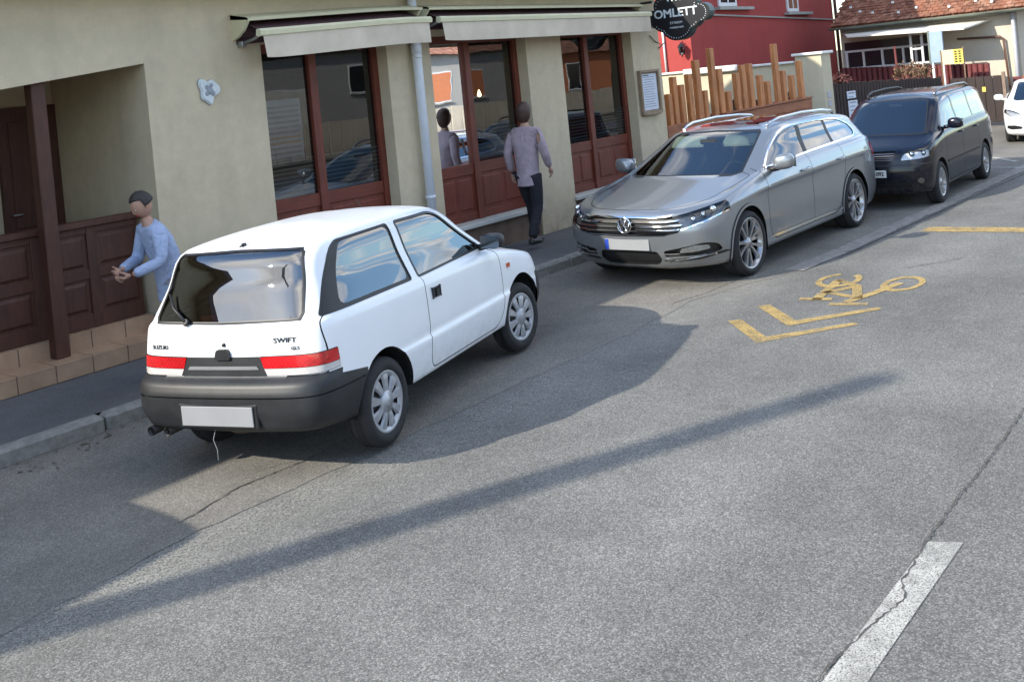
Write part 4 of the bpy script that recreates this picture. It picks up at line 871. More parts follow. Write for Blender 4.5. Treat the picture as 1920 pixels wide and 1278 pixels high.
    MB().box(.85, 1.4, -.74, .74, .78, 1.06, .05).build('dashboard', 'cabin', root)
    MB().box(.62, .64, -.10, .12, 1.475, 1.515).build('windscreen_sticker', 'card_white', root)
    return root
sh = make_mpv()
sh.location = (16.14, -3.56, 0); sh.rotation_euler = (0, 0, math.radians(181.0)); sh.scale = (.87, .87, .915)
tag(sh, 'black people carrier with roof rails parked behind the silver estate car', 'car', 'cars parked along the kerb')

# ------------------------------------------------------------------ white saloon, only its front is in view
def make_saloon():
    cage = [
     ([2.10,2.03,1.85,1.72,1.40,.95,-.3,-1.40,-1.9,-2.15,-2.25,-2.27], [0,.45,.68,.75,.77,.77,.77,.77,.76,.66,.4,0], .19),
     ([2.17,2.11,1.93,1.76,1.40,.95,-.3,-1.4,-1.95,-2.22,-2.33,-2.35], [0,.48,.76,.855,.87,.87,.87,.87,.85,.75,.44,0], .23),
     ([2.22,2.16,1.99,1.79,1.40,.95,-.3,-1.4,-1.97,-2.25,-2.36,-2.38], [0,.50,.79,.88,.895,.88,.88,.895,.88,.78,.46,0], .38),
     ([2.24,2.18,2.01,1.80,1.40,.95,-.3,-1.4,-1.98,-2.25,-2.36,-2.38], [0,.50,.79,.885,.905,.895,.895,.905,.89,.79,.47,0], .56),
     ([2.21,2.15,1.97,1.78,1.40,.95,-.3,-1.4,-1.97,-2.24,-2.34,-2.36], [0,.50,.78,.875,.902,.90,.90,.905,.89,.79,.46,0], [.70,.70,.72,.75,.77,.78,.80,.82,.83,.83,.83,.83]),
     ([2.12,2.06,1.89,1.72,1.38,.95,-.3,-1.4,-1.95,-2.21,-2.31,-2.33], [0,.48,.72,.825,.865,.875,.88,.88,.86,.765,.45,0], [.78,.785,.81,.845,.89,.92,.95,.97,.98,.98,.975,.975]),
     ([1.65,1.62,1.52,1.42,1.22,.94,-.3,-1.36,-1.80,-2.05,-2.15,-2.17], [0,.44,.64,.73,.79,.84,.855,.84,.80,.70,.42,0], [.885,.883,.885,.89,.925,.95,.985,1.0,1.01,1.015,1.02,1.02]),
     ([1.10,1.08,1.01,.95,.90,.84,-.3,-1.22,-1.50,-1.66,-1.74,-1.76], [0,.42,.67,.755,.785,.81,.83,.80,.74,.65,.40,0], [.965,.965,.96,.955,.96,.97,1.0,1.015,1.02,1.025,1.03,1.03]),
     ([.62,.605,.54,.49,.45,.40,-.3,-1.02,-1.22,-1.34,-1.40,-1.41], [0,.37,.58,.65,.675,.69,.715,.69,.65,.58,.36,0], [1.19,1.19,1.188,1.186,1.186,1.19,1.20,1.20,1.20,1.20,1.20,1.20]),
     ([.22,.21,.15,.11,.09,.04,-.3,-.82,-.95,-1.04,-1.08,-1.09], [0,.33,.51,.565,.58,.59,.615,.60,.575,.52,.33,0], [1.365,1.362,1.355,1.35,1.35,1.355,1.375,1.36,1.35,1.345,1.348,1.35]),
     ([.10,.09,.05,.02,0,-.04,-.33,-.7,-.78,-.83,-.86,-.87], [0,.28,.40,.44,.45,.46,.48,.47,.45,.40,.26,0], [1.395,1.393,1.388,1.385,1.386,1.39,1.41,1.40,1.39,1.385,1.385,1.385]),
     ([-.1,-.11,-.13,-.15,-.17,-.2,-.4,-.55,-.6,-.63,-.65,-.66], [0]*12, [1.42,1.42,1.42,1.42,1.421,1.422,1.43,1.425,1.42,1.418,1.416,1.415])]
    G = car_grid(cage, [5,6,5,5,6,9,8,6,4,4,3], [2,3,4,4,3,3,3,4,4,3,3], crease=(1, 4, 7), smooth=2)
    def arch(cx, r): return arc(cx, .33, r, -10, 190, 20)+[(cx-r*.97, .1), (cx+r*.97, .1)]
    fr = lambda c, n: c.x > 1.6
    hl = rnd([(.53, .635), (.50, .70), (.62, .765), (.74, .80), (.86, .825), (.88, .74), (.74, .655)], .03)
    grille = rnd([(-.01, .735), (.40, .725), (.46, .66), (.40, .57), (-.01, .545)], [0, .04, .04, .04, 0])
    side_in = rnd([(.52, .36), (.50, .41), (.66, .45), (.82, .445), (.84, .38), (.74, .345)], .03)
    gl = rnd([(.74, 1.0), (.45, 1.16), (.03, 1.335), (-.35, 1.35), (-.9, 1.32), (-1.2, 1.08), (-1.22, 1.03)], [.02, .1, .15, .15, .12, .06, .03])
    wind = [(0, .985), (.60, .98), (.65, 1.0), (.53, 1.325), (.50, 1.345), (0, 1.357)]
    REG = [
     dict(name='hole', view='side', poly=arch(1.42, .375), cond=lambda c, n: c.z < .85 and c.y > .6), dict(name='hole', view='side', poly=arch(-1.42, .375), cond=lambda c, n: c.z < .85 and c.y > .6),
     dict(name='side_glass', view='side', poly=gl, cond=lambda c, n: c.z > .98), dict(name='windshield', view='front', poly=wind, cond=lambda c, n: c.z > .95 and c.x < 1.2), dict(name='windshield_frit', view='front', poly=offs(wind, .018), cond=lambda c, n: c.z > .95 and c.x < 1.2),
     dict(name='', view='side', poly=[(1.72, .60), (1.72, .85), (2.3, .85), (2.3, .60)]), dict(name='headlight', view='front', poly=hl, cond=lambda c, n: c.x > 1.72),
     dict(name='grille_bar0', view='front', poly=[(-.01, .672), (.45, .664), (.45, .680), (-.01, .690)], cond=fr), dict(name='grille_bar1', view='front', poly=[(-.01, .610), (.43, .612), (.44, .628), (-.01, .628)], cond=fr),
     dict(name='grille', view='front', poly=grille, cond=fr), dict(name='grille_frame', view='front', poly=offs(grille, .012), cond=fr),
     dict(name='intake', view='front', poly=side_in, cond=fr), dict(name='lower_intake', view='front', poly=rnd([(-.01, .36), (.40, .35), (.46, .29), (-.01, .28)], [0, .03, .03, 0]), cond=fr),
     dict(name='rear_window', view='rear', poly=[(-.01, 1.32), (.48, 1.31), (.60, 1.06), (-.01, 1.06)], cond=lambda c, n: c.x < -.9 and c.z > 1.03), dict(name='tail_light', view='rear', poly=[(.5, .93), (.95, .93), (.95, .78), (.5, .78)], cond=lambda c, n: c.x < -2.0)]
    P = car_panels(G, REG); P.pop('hole', None); P['headlight_housing'] = P['headlight']
    root = empty('saloon_car'); pm = 'paint_merc'
    spec = dict(body=(pm, 'both', 0, None, 'body'), side_glass=('glass_dark', 'LR', .003, None, 'side_window'), windshield=('glass_car', 'both', 0, None, 'windshield'), windshield_frit=('seal', 'both', 0, 'windshield', 'frit'), headlight_housing=('lamp_inner', 'LR', .04, None, 'headlight'), headlight=('glass_lamp', 'LR', -.003, 'headlight_housing', 'lens'),
      grille=('dark_plastic', 'both', .03, None, 'grille'), grille_bar0=('chrome_soft', 'both', -.005, 'grille', 'grille_bar'), grille_bar1=('chrome_soft', 'both', -.005, 'grille', 'grille_bar'), grille_frame=('chrome', 'both', -.006, 'grille', 'grille_frame'), intake=('dark_plastic', 'LR', .02, None, 'side_intake'), lower_intake=('dark_plastic', 'both', .02, None, 'lower_intake'), rear_window=('glass_dark', 'both', 0, None, 'rear_window'), tail_light=('lamp_red', 'LR', -.003, None, 'tail_light'))
    build_car(root, P, spec)
    car_under(root, -2.1, 1.75, .89, .2, .3, (-1.42, 1.42), .39)
    for x in (1.42, -1.42):
        for y in (.78, -.78): wheel(root, x, y, .325, .325, .22, .225, 'merc', 1 if y > 0 else -1, 0.0, ('alloy', 'tyre'))
    # star in a ring
    m = MB(); c = (2.255, 0, .648)
    m.tube([(c[0], c[1]+.088*math.cos(2*PI*k/28), c[2]+.088*math.sin(2*PI*k/28)) for k in range(29)], .009, 6, False)
    for a in (90, 210, 330): m.tube([c, (c[0], c[1]+.086*math.cos(math.radians(a)), c[2]+.086*math.sin(math.radians(a)))], [.016, .004], 6)
    m.build('emblem', 'chrome', root)
    pl = MB().box(2.235, 2.245, -.262, .262, .425, .537, .003).build('number_plate', 'plate_white', root)
    MB().box(2.246, 2.248, -.258, -.218, .43, .532).build('blue_band', 'plate_blue', pl)
    for k in range(3): MB().box(2.246, 2.248, -.19+k*.065, -.145+k*.065, .452, .512).build('plate_character', 'plate_blue', pl)
    for s in (1, -1):
        m = MB(); bm = bmesh.new(); bmesh.ops.create_icosphere(bm, subdivisions=3, radius=1)
        for v in bm.verts:
            q = [math.copysign(abs(c_)**.72, c_) for c_ in v.co]; v.co = Vector((.62+q[0]*.08, s*(1.0+q[1]*.11), 1.05+q[2]*.075))
        m.bm(bm, True); bm.free(); m.tube([(.66, s*.82, .985), (.64, s*.92, 1.0)], .028, 8); m.build('side_mirror', 'paint_merc', root)
    for y in (.36, -.36): seat(root, 0, y, .5, .52, .6)
    MB().box(.6, 1.08, -.72, .72, .66, .94, .05).build('dashboard', 'cabin', root)
    return root
me_ = make_saloon()
me_.location = (24.35, -3.78, 0); me_.rotation_euler = (0, 0, math.radians(192)); me_.scale = (.86, .86, .86)
tag(me_, 'white saloon car facing the camera beyond the black people carrier', 'car', 'cars parked along the kerb')
# ------------------------------------------------------------------ ground, road, pavement
def asphalt(name, base, speck=.5, scale=170, patch=.18, warm=(1, 1, 1)):
    t = NT(name)
    v = t.tc.outputs['Object']
    vo = t.node('ShaderNodeTexVoronoi'); vo.inputs['Scale'].default_value = scale; t.link(v, vo.inputs['Vector'])
    st = t.node('ShaderNodeSeparateColor'); t.link(vo.outputs['Color'], st.inputs[0])
    chip = t.ramp(st.outputs[0], [(.0, 1-speck), (.45, .93), (.75, 1.0+speck*.5), (1.0, 1.0+speck*1.9)])
    edge = t.ramp(vo.outputs['Distance'], [(.0, 1.04), (.55, .92), (.8, .66)])
    big = t.ramp(t.noise(.45, 6, .62), [(.3, 1-patch), (.7, 1+patch)])
    mid = t.ramp(t.noise(3.2, 6, .7), [(.3, .88), (.72, 1.10)])
    fine = t.ramp(t.noise(42, 4, .7), [(.25, .84), (.75, 1.15)])
    c = t.mix(1.0, base, chip, 'MULTIPLY'); c = t.mix(.8, c, edge, 'MULTIPLY'); c = t.mix(1.0, c, big, 'MULTIPLY'); c = t.mix(1.0, c, mid, 'MULTIPLY'); c = t.mix(1.0, c, fine, 'MULTIPLY')
    trk = t.ramp(t.noise(1.1, 5, .55, sc3=(.05, 1, 1)), [(.32, .88), (.68, 1.10)]); c = t.mix(1.0, c, trk, 'MULTIPLY')
    oil = t.ramp(t.noise(2.6, 3, .5, dist=.3), [(.70, 0.0), (.80, .5)]); c = t.mix(oil, c, (.05, .047, .042))
    st2 = t.ramp(t.noise(1.7, 5, .6, dist=.6), [(.66, 0.0), (.78, .45)])
    c = t.mix(st2, c, tuple(x*.55 for x in base))
    t.set(col=c, rough=.88, spec=.35)
    h = t.math('ADD', t.math('MULTIPLY', vo.outputs['Distance'], -.6), t.math('MULTIPLY', t.noise(60, 4, .7), .5))
    t.bump(h, .4, .005)
    MATS[name] = t.m
asphalt('asphalt', (.176, .172, .157), .36, 135, .26)
asphalt('asphalt_lane', (.192, .180, .158), .32, 170, .27)
asphalt('asphalt_walk', (.115, .117, .122), .25, 240, .15)
simple('concrete', (.22, .215, .20), .9, .25, 14, .5, 90)
simple('strip_stone', (.24, .225, .205), .9, .3, 9, .4, 120)
simple('earth', (.10, .085, .06), .95, .3, 3)
simple('crack', (.075, .07, .062), .98, .4, 30)
def marking(name, col, wear=.5):
    t = NT(name)
    f = t.ramp(t.noise(130, 5, .75), [(.40-.12*wear, 0.0), (.52-.05*wear, 1.0)])
    f2 = t.ramp(t.noise(5, 6, .7), [(.28, .25), (.55, 1.0)])
    cc = t.mix(1.0, col, t.ramp(t.noise(9, 5, .6), [(.3, .78), (.7, 1.1)]), 'MULTIPLY')
    t.set(col=cc, rough=.8)
    tr = t.node('ShaderNodeBsdfTransparent'); ms = t.node('ShaderNodeMixShader')
    t.link(t.math('MULTIPLY', f, f2), ms.inputs[0]); t.link(tr.outputs[0], ms.inputs[1]); t.link(t.b.outputs[0], ms.inputs[2]); t.link(ms.outputs[0], t.out.inputs[0])
    MATS[name] = t.m
marking('mark_white', (.50, .49, .44), .2)
marking('mark_yellow', (.50, .345, .12), .2)
tag(MB().add([(-300, -400, -.06), (500, -400, -.06), (500, 400, -.06), (-300, 400, -.06)], [(0, 1, 2, 3)]).build('ground', 'earth'), kind='structure')
seamX = [-40, -10, 0, 2.06, 3.2, 4.5, 6, 7.4, 8.8, 9.6, 10.4, 11.2, 14, 18.3, 24, 40, 100]
seamY = [-3.85, -3.82, -3.80, -3.80, -3.70, -3.76, -3.74, -3.80, -3.72, -3.95, -4.25, -4.30, -4.45, -4.64, -4.9, -5.6, -8]
def strip_mesh(xs, y0, y1, z): # y0,y1: lists
    v = [(x, a, z) for x, a in zip(xs, y0)]+[(x, b, z) for x, b in zip(xs, y1)]; n = len(xs)
    return v, [(i, i+1, n+i+1, n+i) for i in range(n-1)]
def densify(xs, ys, step=.12, jit=.02, lo=0, hi=26):
    X, Y = [], []
    for i in range(len(xs)-1):
        n = max(1, int((xs[i+1]-xs[i])/step)) if lo <= xs[i] < hi else 1
        for k in range(n):
            t = k/n; X.append(xs[i]+(xs[i+1]-xs[i])*t); Y.append(ys[i]+(ys[i+1]-ys[i])*t+random.uniform(-jit, jit))
    X.append(xs[-1]); Y.append(ys[-1]); return X, Y
sx, sy = densify(seamX, seamY)
road = tag(MB().add([(-120, -11.8, 0), (200, -11.8, 0), (200, -3.2, 0), (-120, -3.2, 0)], [(0, 1, 2, 3)]).build('road', 'asphalt'), kind='structure')
v, f = strip_mesh(sx, sy, [-1.36]*len(sx), .004)
lane = tag(MB().add(v, f).build('parking_lane', 'asphalt_lane'), kind='structure')
ex = [k for k in sx if 10.2 < k < 30]; ey = [b for a, b in zip(sx, sy) if 10.2 < a < 30]
v, f = strip_mesh(ex, [y-.02 for y in ey], [y+.20 for y in ey], .009)
MB().add(v, f).build('edge_strip', 'strip_stone', lane)
def crackline(pts, w, name='crack', parent=None, z=.0085):
    P_, W_ = [], []
    for i in range(len(pts)-1):
        n = max(2, int(math.dist(pts[i], pts[i+1])/.025))
        for k in range(n):
            t = k/n; P_.append((pts[i][0]+(pts[i+1][0]-pts[i][0])*t+random.uniform(-.006, .006), pts[i][1]+(pts[i+1][1]-pts[i][1])*t+random.uniform(-.008, .008))); W_.append(w*random.uniform(.25, 1.25))
    P_.append(pts[-1]); W_.append(w*.2)
    n = len(P_); v = [(p[0], p[1]-q/2, z) for p, q in zip(P_, W_)]+[(p[0], p[1]+q/2, z) for p, q in zip(P_, W_)]
    return MB().add(v, [(i, i+1, n+i+1, n+i) for i in range(n-1)]).build(name, 'crack', parent)
crackline([(3.0, -7.165), (3.6, -7.155), (4.0, -7.20), (4.25, -7.245), (4.4, -7.19), (4.9, -7.165), (6.0, -7.17), (7.4, -7.15), (12, -7.2)], .009, 'crack', road)
crackline([(3.2, -3.5), (3.7, -3.38), (4.2, -3.43)], .012, 'crack', lane)
crackline([(4.2, -3.43), (4.8, -3.35)], .008, 'crack', lane)
crackline([(8.6, -3.6), (9.1, -3.72), (9.9, -3.75)], .010, 'crack', lane)
crackline([(11.0, -4.35), (12.2, -4.42), (14.5, -4.55), (18, -4.75)], .022, 'crack', road)
crackline([(10.6, -5.2), (11.2, -5.6), (11.4, -6.4)], .015, 'crack', road)
# lighter band of loose chippings along the seam
t = NT('chippings'); sp = t.node('ShaderNodeSeparateXYZ'); t.link(t.tc.outputs['Object'], sp.inputs[0])
fal = t.math('MULTIPLY', t.ramp(t.math('MULTIPLY', t.math('ADD', sp.outputs[1], 4.35), 1.6), [(.05, 0.0), (.45, 1.0), (.85, 1.0), (1.0, .2)]), t.ramp(t.noise(1.4, 6, .7), [(.35, .15), (.65, .9)]))
sel = t.ramp(t.noise(85, 4, .75), [(.42, 0.0), (.56, 1.0)]); tr = t.node('ShaderNodeBsdfTransparent'); ms = t.node('ShaderNodeMixShader'); t.set(col=(.33, .32, .285), rough=.9)
t.link(t.math('MULTIPLY', fal, sel), ms.inputs[0]); t.link(tr.outputs[0], ms.inputs[1]); t.link(t.b.outputs[0], ms.inputs[2]); t.link(ms.outputs[0], t.out.inputs[0]); MATS['chippings'] = t.m
MB().add([(-4, -4.35, .0045), (10.4, -4.35, .0045), (10.4, -3.70, .0085), (-4, -3.70, .0085)], [(0, 1, 2, 3)]).build('chippings', 'chippings', road)
# white centre line, worn
cl = MB().add([(1.6, -7.312, .006), (4.86, -7.318, .006), (4.80, -7.178, .006), (1.6, -7.172, .006)], [(0, 1, 2, 3)]).build('centre_line', 'mark_white'); tag(cl, kind='structure')
# yellow cycle-route marking: two chevrons and a bicycle
def stroke(m, pts, w, z=.0055):
    for i in range(len(pts)-1):
        a, b = Vector(pts[i]), Vector(pts[i+1]); d = (b-a).normalized(); n = Vector((-d.y, d.x))*w/2; e = d*w*.25
        q = [a-e+n, b+e+n, b+e-n, a-e-n]; m.add([(p.x, p.y, z+i*.0004) for p in q], [(0, 1, 2, 3)])
for pts in (([(8.21, -4.47), (7.70, -4.97), (8.40, -5.50)]), ([(8.78, -4.48), (8.26, -4.99), (8.95, -5.51)])):
    a, b, c = [Vector(p) for p in pts]; w = .125
    d1, d2 = (b-a).normalized(), (c-b).normalized(); n1, n2 = Vector((-d1.y, d1.x)), Vector((-d2.y, d2.x)); mt = (n1+n2).normalized(); k = w/2/mt.dot(n1)
    P_ = [a+n1*w/2, b+mt*k, c+n2*w*.32, c-n2*w*.32, b-mt*k, a-n1*w/2]
    tag(MB().add([(p.x, p.y, .0055) for p in P_], [(0, 1, 4, 5), (1, 2, 3, 4)]).build('road_marking', 'mark_yellow'), 'yellow painted chevron on the asphalt before the silver estate car' if pts[0][0] < 8.5 else 'yellow painted chevron on the asphalt next to the bicycle symbol', 'road marking', 'yellow cycle route markings')
m = MB()
for (cx, cy, rx, ry, a0, a1) in ((9.93, -4.76, .29, .185, 25, 335), (9.92, -5.40, .30, .165, 0, 360)):
    n = 28; w = .06; vs = []
    for k in range(n+1):
        t = math.radians(a0+(a1-a0)*k/n); c_, s_ = math.cos(t), math.sin(t); vs += [(cx+(rx-w)*c_, cy+(ry-w*.55)*s_, .006), (cx+(rx+w*.6)*c_, cy+(ry+w*.4)*s_, .006)]
    m.add(vs, [(2*k, 2*k+1, 2*k+3, 2*k+2) for k in range(n)])
for a in ([(9.93, -4.76), (9.42, -4.82)], [(9.93, -4.76), (9.72, -5.02), (9.25, -5.20)], [(9.42, -4.84), (9.27, -5.18)], [(9.72, -5.02), (9.40, -4.84)], [(9.92, -5.36), (9.45, -5.26), (9.10, -5.16)], [(9.10, -4.72), (9.16, -4.97)], [(8.98, -5.06), (9.06, -5.34)], [(9.35, -4.82), (9.12, -4.86)]):
    stroke(m, a, .09, .0065)
tag(m.build('road_marking', 'mark_yellow'), 'yellow painted bicycle symbol on the road beside the silver estate car', 'road marking', 'yellow cycle route markings')
yb = MB().add([(12.66, -4.72, .0055), (12.98, -4.72, .0055), (13.13, -7.0, .0055), (12.80, -7.0, .0055)], [(0, 1, 2, 3)]).build('road_marking', 'mark_yellow')
tag(yb, 'broad yellow painted bar across the lane beside the silver car', 'road marking', 'yellow cycle route markings')
for k, (a, b) in enumerate((((20.2, -3.70), (19.5, -4.25)), ((18.75, -4.0), (18.6, -4.62)))):
    m = MB(); stroke(m, [a, b], .10, .012)
    tag(m.build('bay_line', 'mark_white'), ['short white bay line ahead of the white saloon car', 'short white bay line just past the black people carrier'][k], 'road marking', 'white bay lines')
# pavement with kerb stones
wk = tag(MB().add([(-120, -1.30, .12), (200, -1.30, .12), (200, 1.4, .12), (-120, 1.4, .12)], [(0, 1, 2, 3)]).build('pavement', 'asphalt_walk'), kind='structure')
kb = tag(MB().box(-120, 0.9, -1.43, -1.29, -.02, .118).build('kerb', 'concrete'), kind='structure')
st = MB().box(-.495, .495, -1.435, -1.285, -.02, .125, .025).mesh('kerb_stone')
for k in range(26):
    o = link('kerb_stone', st, 'concrete', kb, (1.42+k*1.003, random.uniform(-.008, .008), random.uniform(-.006, .004))); o.rotation_euler = (0, 0, random.uniform(-.006, .006))
lt = MB(); rng = random.Random(21)
for k in range(260):
    x, y = rng.uniform(2, 12), -1.46-abs(rng.gauss(0, .22)); a, s_ = rng.uniform(0, 6.28), rng.uniform(.012, .03); c_, n_ = math.cos(a)*s_, math.sin(a)*s_; z = .008+rng.uniform(0, .008)
    lt.add([(x-c_, y-n_, z), (x+n_*.5, y-c_*.5, z+.004), (x+c_, y+n_, z+.006), (x-n_*.5, y+c_*.5, z+.002)], [(0, 1, 2, 3)])
tag(lt.build('gutter_litter', 'earth'), 'dry leaves and grit lying in the gutter along the kerb', 'litter', None, 'stuff')
far = tag(MB().box(-120, 200, -14.6, -11.7, -.03, .12).build('far_pavement', 'asphalt_walk'), kind='structure')
# ------------------------------------------------------------------ restaurant building
def stucco(name, col, bump=.35, var=.06):
    t = NT(name)
    a = t.ramp(t.noise(.7, 6, .6), [(.3, 1-var*1.4), (.7, 1+var)]); b = t.ramp(t.noise(7, 5, .65), [(.3, 1-var*.7), (.7, 1+var*.6)])
    sp = t.node('ShaderNodeSeparateXYZ'); t.link(t.tc.outputs['Object'], sp.inputs[0])
    drip = t.ramp(t.noise(3.0, 5, .6, sc3=(1, 1, .12)), [(.5, 1.0), (.8, .90)])
    c = t.mix(1.0, t.mix(1.0, t.mix(1.0, col, a, 'MULTIPLY'), b, 'MULTIPLY'), drip, 'MULTIPLY')
    spl = t.math('MULTIPLY', t.ramp(sp.outputs[2], [(.15, 1.0), (.75, 0.0)]), t.ramp(t.noise(5, 6, .7), [(.35, 0.0), (.7, .6)])); c = t.mix(spl, c, (.14, .12, .095))
    fine = t.noise(110, 5, .75); c = t.mix(1.0, c, t.ramp(fine, [(.3, .84), (.7, 1.13)]), 'MULTIPLY')
    t.set(col=c, rough=.92); t.bump(fine, bump, .005); MATS[name] = t.m
stucco('stucco', (.60, .50, .345), .5, .10)
stucco('stucco_bright', (.56, .50, .36)); stucco('stucco_red', (.36, .055, .048), .3); stucco('stucco_far', (.56, .50, .40)); stucco('stucco_grey', (.36, .35, .33)); stucco('stucco_orange', (.62, .22, .10))
def wood(name, col, sc=(1, 1, .12), rough=.55, var=.3, scale=22):
    t = NT(name)
    g = t.noise(scale, 6, .65, sc3=sc, dist=.8); f = t.ramp(g, [(.3, 1-var), (.7, 1+var*.7)])
    g2 = t.ramp(t.noise(2.5, 4, .6), [(.3, .85), (.7, 1.1)])
    t.set(col=t.mix(1.0, t.mix(1.0, col, f, 'MULTIPLY'), g2, 'MULTIPLY'), rough=rough); t.bump(g, .2, .003); MATS[name] = t.m
wood('wood_red', (.165, .036, .018)); wood('wood_red_h', (.165, .036, .018), (.12, 1, 1)); wood('wood_dark', (.078, .027, .015), rough=.6); wood('wood_larch', (.54, .215, .075), rough=.65, var=.35); wood('wood_larch_h', (.33, .115, .048), (.12, 1, 1), .65, .35); wood('wood_brown', (.035, .022, .018), rough=.75)
simple('tile_step', (.36, .235, .15), .6, .22, 3.5, .2, 60); simple('grout', (.20, .17, .14), .9); simple('floor_tile', (.25, .17, .12), .7)
simple('stone_sill', (.50, .49, .45), .8, .1, 8, .2, 60); simple('plinth_brown', (.16, .105, .075), .85, .25, 5, .3, 60)
simple('pipe_white', (.70, .72, .76), .4, .06, 4); simple('pipe_brown', (.13, .065, .045), .5, .15, 5)
simple('room_dark', (.035, .033, .032), .95); simple('room_mid', (.10, .085, .07), .9)
simple('awning_box', (.62, .58, .38), .5, .06, 4); simple('awning_dark', (.075, .035, .040), .6); simple('awning_cloth', (.58, .50, .39), .95, .12, 3, .25, 350); simple('metal_grey', (.32, .32, .30), .45, .1, metal=.6)
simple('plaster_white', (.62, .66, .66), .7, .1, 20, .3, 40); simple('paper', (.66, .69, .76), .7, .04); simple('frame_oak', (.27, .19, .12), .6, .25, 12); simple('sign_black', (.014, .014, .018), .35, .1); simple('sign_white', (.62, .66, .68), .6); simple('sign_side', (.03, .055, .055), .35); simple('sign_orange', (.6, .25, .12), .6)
simple('strips', (.28, .30, .33), .8)
glass('glass_shop', (.40, .43, .43), 1.5, .04, 0.0, .04)
t = NT('bulb'); t.set(col=(1, .8, .5), ecol=(1.0, .72, .38), estr=6.0); MATS['bulb'] = t.m
rb = empty('restaurant_building', (0, 0, 0), 0, 'beige rendered restaurant with brown window doors and a porch', 'building')
WT = 3.60; TH = .42
m = MB()
for poly in ([(-12, .0), (2.2, .0), (2.2, WT), (-12, WT)], [(2.2, 2.47), (5.40, 2.83), (5.40, WT), (2.2, WT)], [(5.40, 0), (6.77, 0), (6.77, WT), (5.40, WT)], [(6.77, 2.97), (8.60, 2.97), (8.60, WT), (6.77, WT)], [(8.60, 0), (9.35, 0), (9.35, WT), (8.60, WT)], [(9.35, 2.97), (11.30, 2.97), (11.30, WT), (9.35, WT)], [(11.30, 0), (12.13, 0), (12.13, WT), (11.30, WT)], [(12.13, 2.97), (14.05, 2.97), (14.05, WT), (12.13, WT)], [(14.05, 0), (14.91, 0), (14.91, WT), (14.05, WT)]):
    m.prism(poly, 0, TH, 'xz')
m.box(14.49, 14.91, TH, 8, 0, WT); m.box(-12, -11.6, TH, 8, 0, WT); m.box(-11.6, 14.49, 7.6, 8, 0, WT)
m.build('wall', 'stucco', rb)
# porch interior
m = MB(); m.box(5.40, 5.62, TH, 2.05, .12, 3.0); m.box(2.0, 5.40, 1.85, 2.05, .12, 3.0); m.box(1.98, 2.2, TH, 1.85, .12, 3.0)
m.build('porch_wall', 'stucco', rb)
MB().box(2.2, 5.40, TH, 1.85, 2.86, 3.0).build('porch_ceiling', 'stucco', rb)
# rooms behind the windows
m = MB(); m.box(5.7, 14.45, 4.4, 4.5, .12, 3.6); m.box(5.64, 5.74, TH+.02, 4.4, .12, 3.6); m.box(5.7, 14.45, TH+.02, 4.4, .40, .46); m.box(5.7, 14.45, TH+.02, 4.4, 3.2, 3.3)
m.build('room', 'room_mid', rb)
# roof with eaves
m = MB(); m.prism([(-.40, 3.52), (4.0, 6.9), (8.42, 3.52), (8.42, 3.63), (4.0, 7.03), (-.40, 3.63)], -12.3, 15.2, 'yz'); m.build('roof', 'pipe_brown', rb)
m = MB(); m.box(-12.2, 15.1, -.38, 0, 3.56, 3.60); m.build('eave_soffit', 'stucco', rb)
# stone plinths under the window doors
for a, b in ((6.77, 8.60), (9.35, 11.30), (12.13, 14.05)):
    MB().box(a, b, .03, TH, .1, .47).build('plinth', 'plinth_brown', rb)
    MB().box(a-.02, b+.02, -.05, TH-.02, .47, .53, .01).build('sill', 'stone_sill', rb)
# window doors
def window_door(x0, x1, reflection_sheet=False):
    y = .17; zt = 2.97; zs = 1.22; zb = .53; fw = .085; mid = x0+.62*(x1-x0)*.66
    mid = (x0+x1)/2-.10
    fr_ = MB(); fr_.box(x0, x0+fw, y, y+.09, zb, zt); fr_.box(x1-fw, x1, y, y+.09, zb, zt); fr_.box(x0+fw, x1-fw, y, y+.09, zt-.10, zt)
    o = fr_.build('window_door', 'wood_red', rb)
    MB().box(mid-.055, mid+.055, y-.012, y+.085, zb+.002, zt-.10, .008).build('mullion', 'wood_red', o)
    for a, b in ((x0+fw, mid-.055), (mid+.055, x1-fw)):
        MB().box(a, b, y+.012, y+.078, zs-.09, zs+.055, .006).build('middle_rail', 'wood_red_h', o)
        MB().box(a, b, y+.012, y+.078, zb+.002, zb+.10, .006).build('bottom_rail', 'wood_red_h', o)
        MB().box(a, b, y+.03, y+.05, zb+.10, zs-.09).build('panel_back', 'wood_red', o)
        c = (a+b)/2
        for p, q in ((a+.05, c-.03), (c+.03, b-.05)):
            bm = bmesh.new(); bmesh.ops.create_cube(bm, size=1)
            for v in bm.verts:
                k = .025 if v.co.y < 0 else 0; v.co = Vector(((p+q)/2+v.co.x*(q-p-2*k), y+.025+v.co.y*.02, (zb+zs+.01)/2+v.co.z*(zs-zb-.27-2*k)))
            MB().bm(bm).build('panel', 'wood_red', o); bm.free()
        g = MB().add([(a, y+.045, zs+.055), (b, y+.045, zs+.055), (b, y+.045, zt-.10), (a, y+.045, zt-.10)], [(0, 1, 2, 3)]).build('pane', 'glass_shop', o)
        sm_ = MB()
        for k in range(9): sm_.box(a+.01, b-.01, y+.052, y+.054, zs+.08+k*.047, zs+.098+k*.047)
        s_ = sm_.build('film_stripes', 'strips', o); s_['kind'] = 'stuff'
        MB().box(a, b, y+.075, y+.080, zt-.34, zt-.102).build('blind_head', 'room_dark', o)
    return o
window_door(6.77, 8.60); window_door(9.35, 11.30); window_door(12.13, 14.05)
po = MB().box(6.93, 7.42, .245, .25, 1.66, 2.36).build('reflection_sheet', 'paper')  # sheet added behind the glass to imitate the opposite roller shutter's reflection
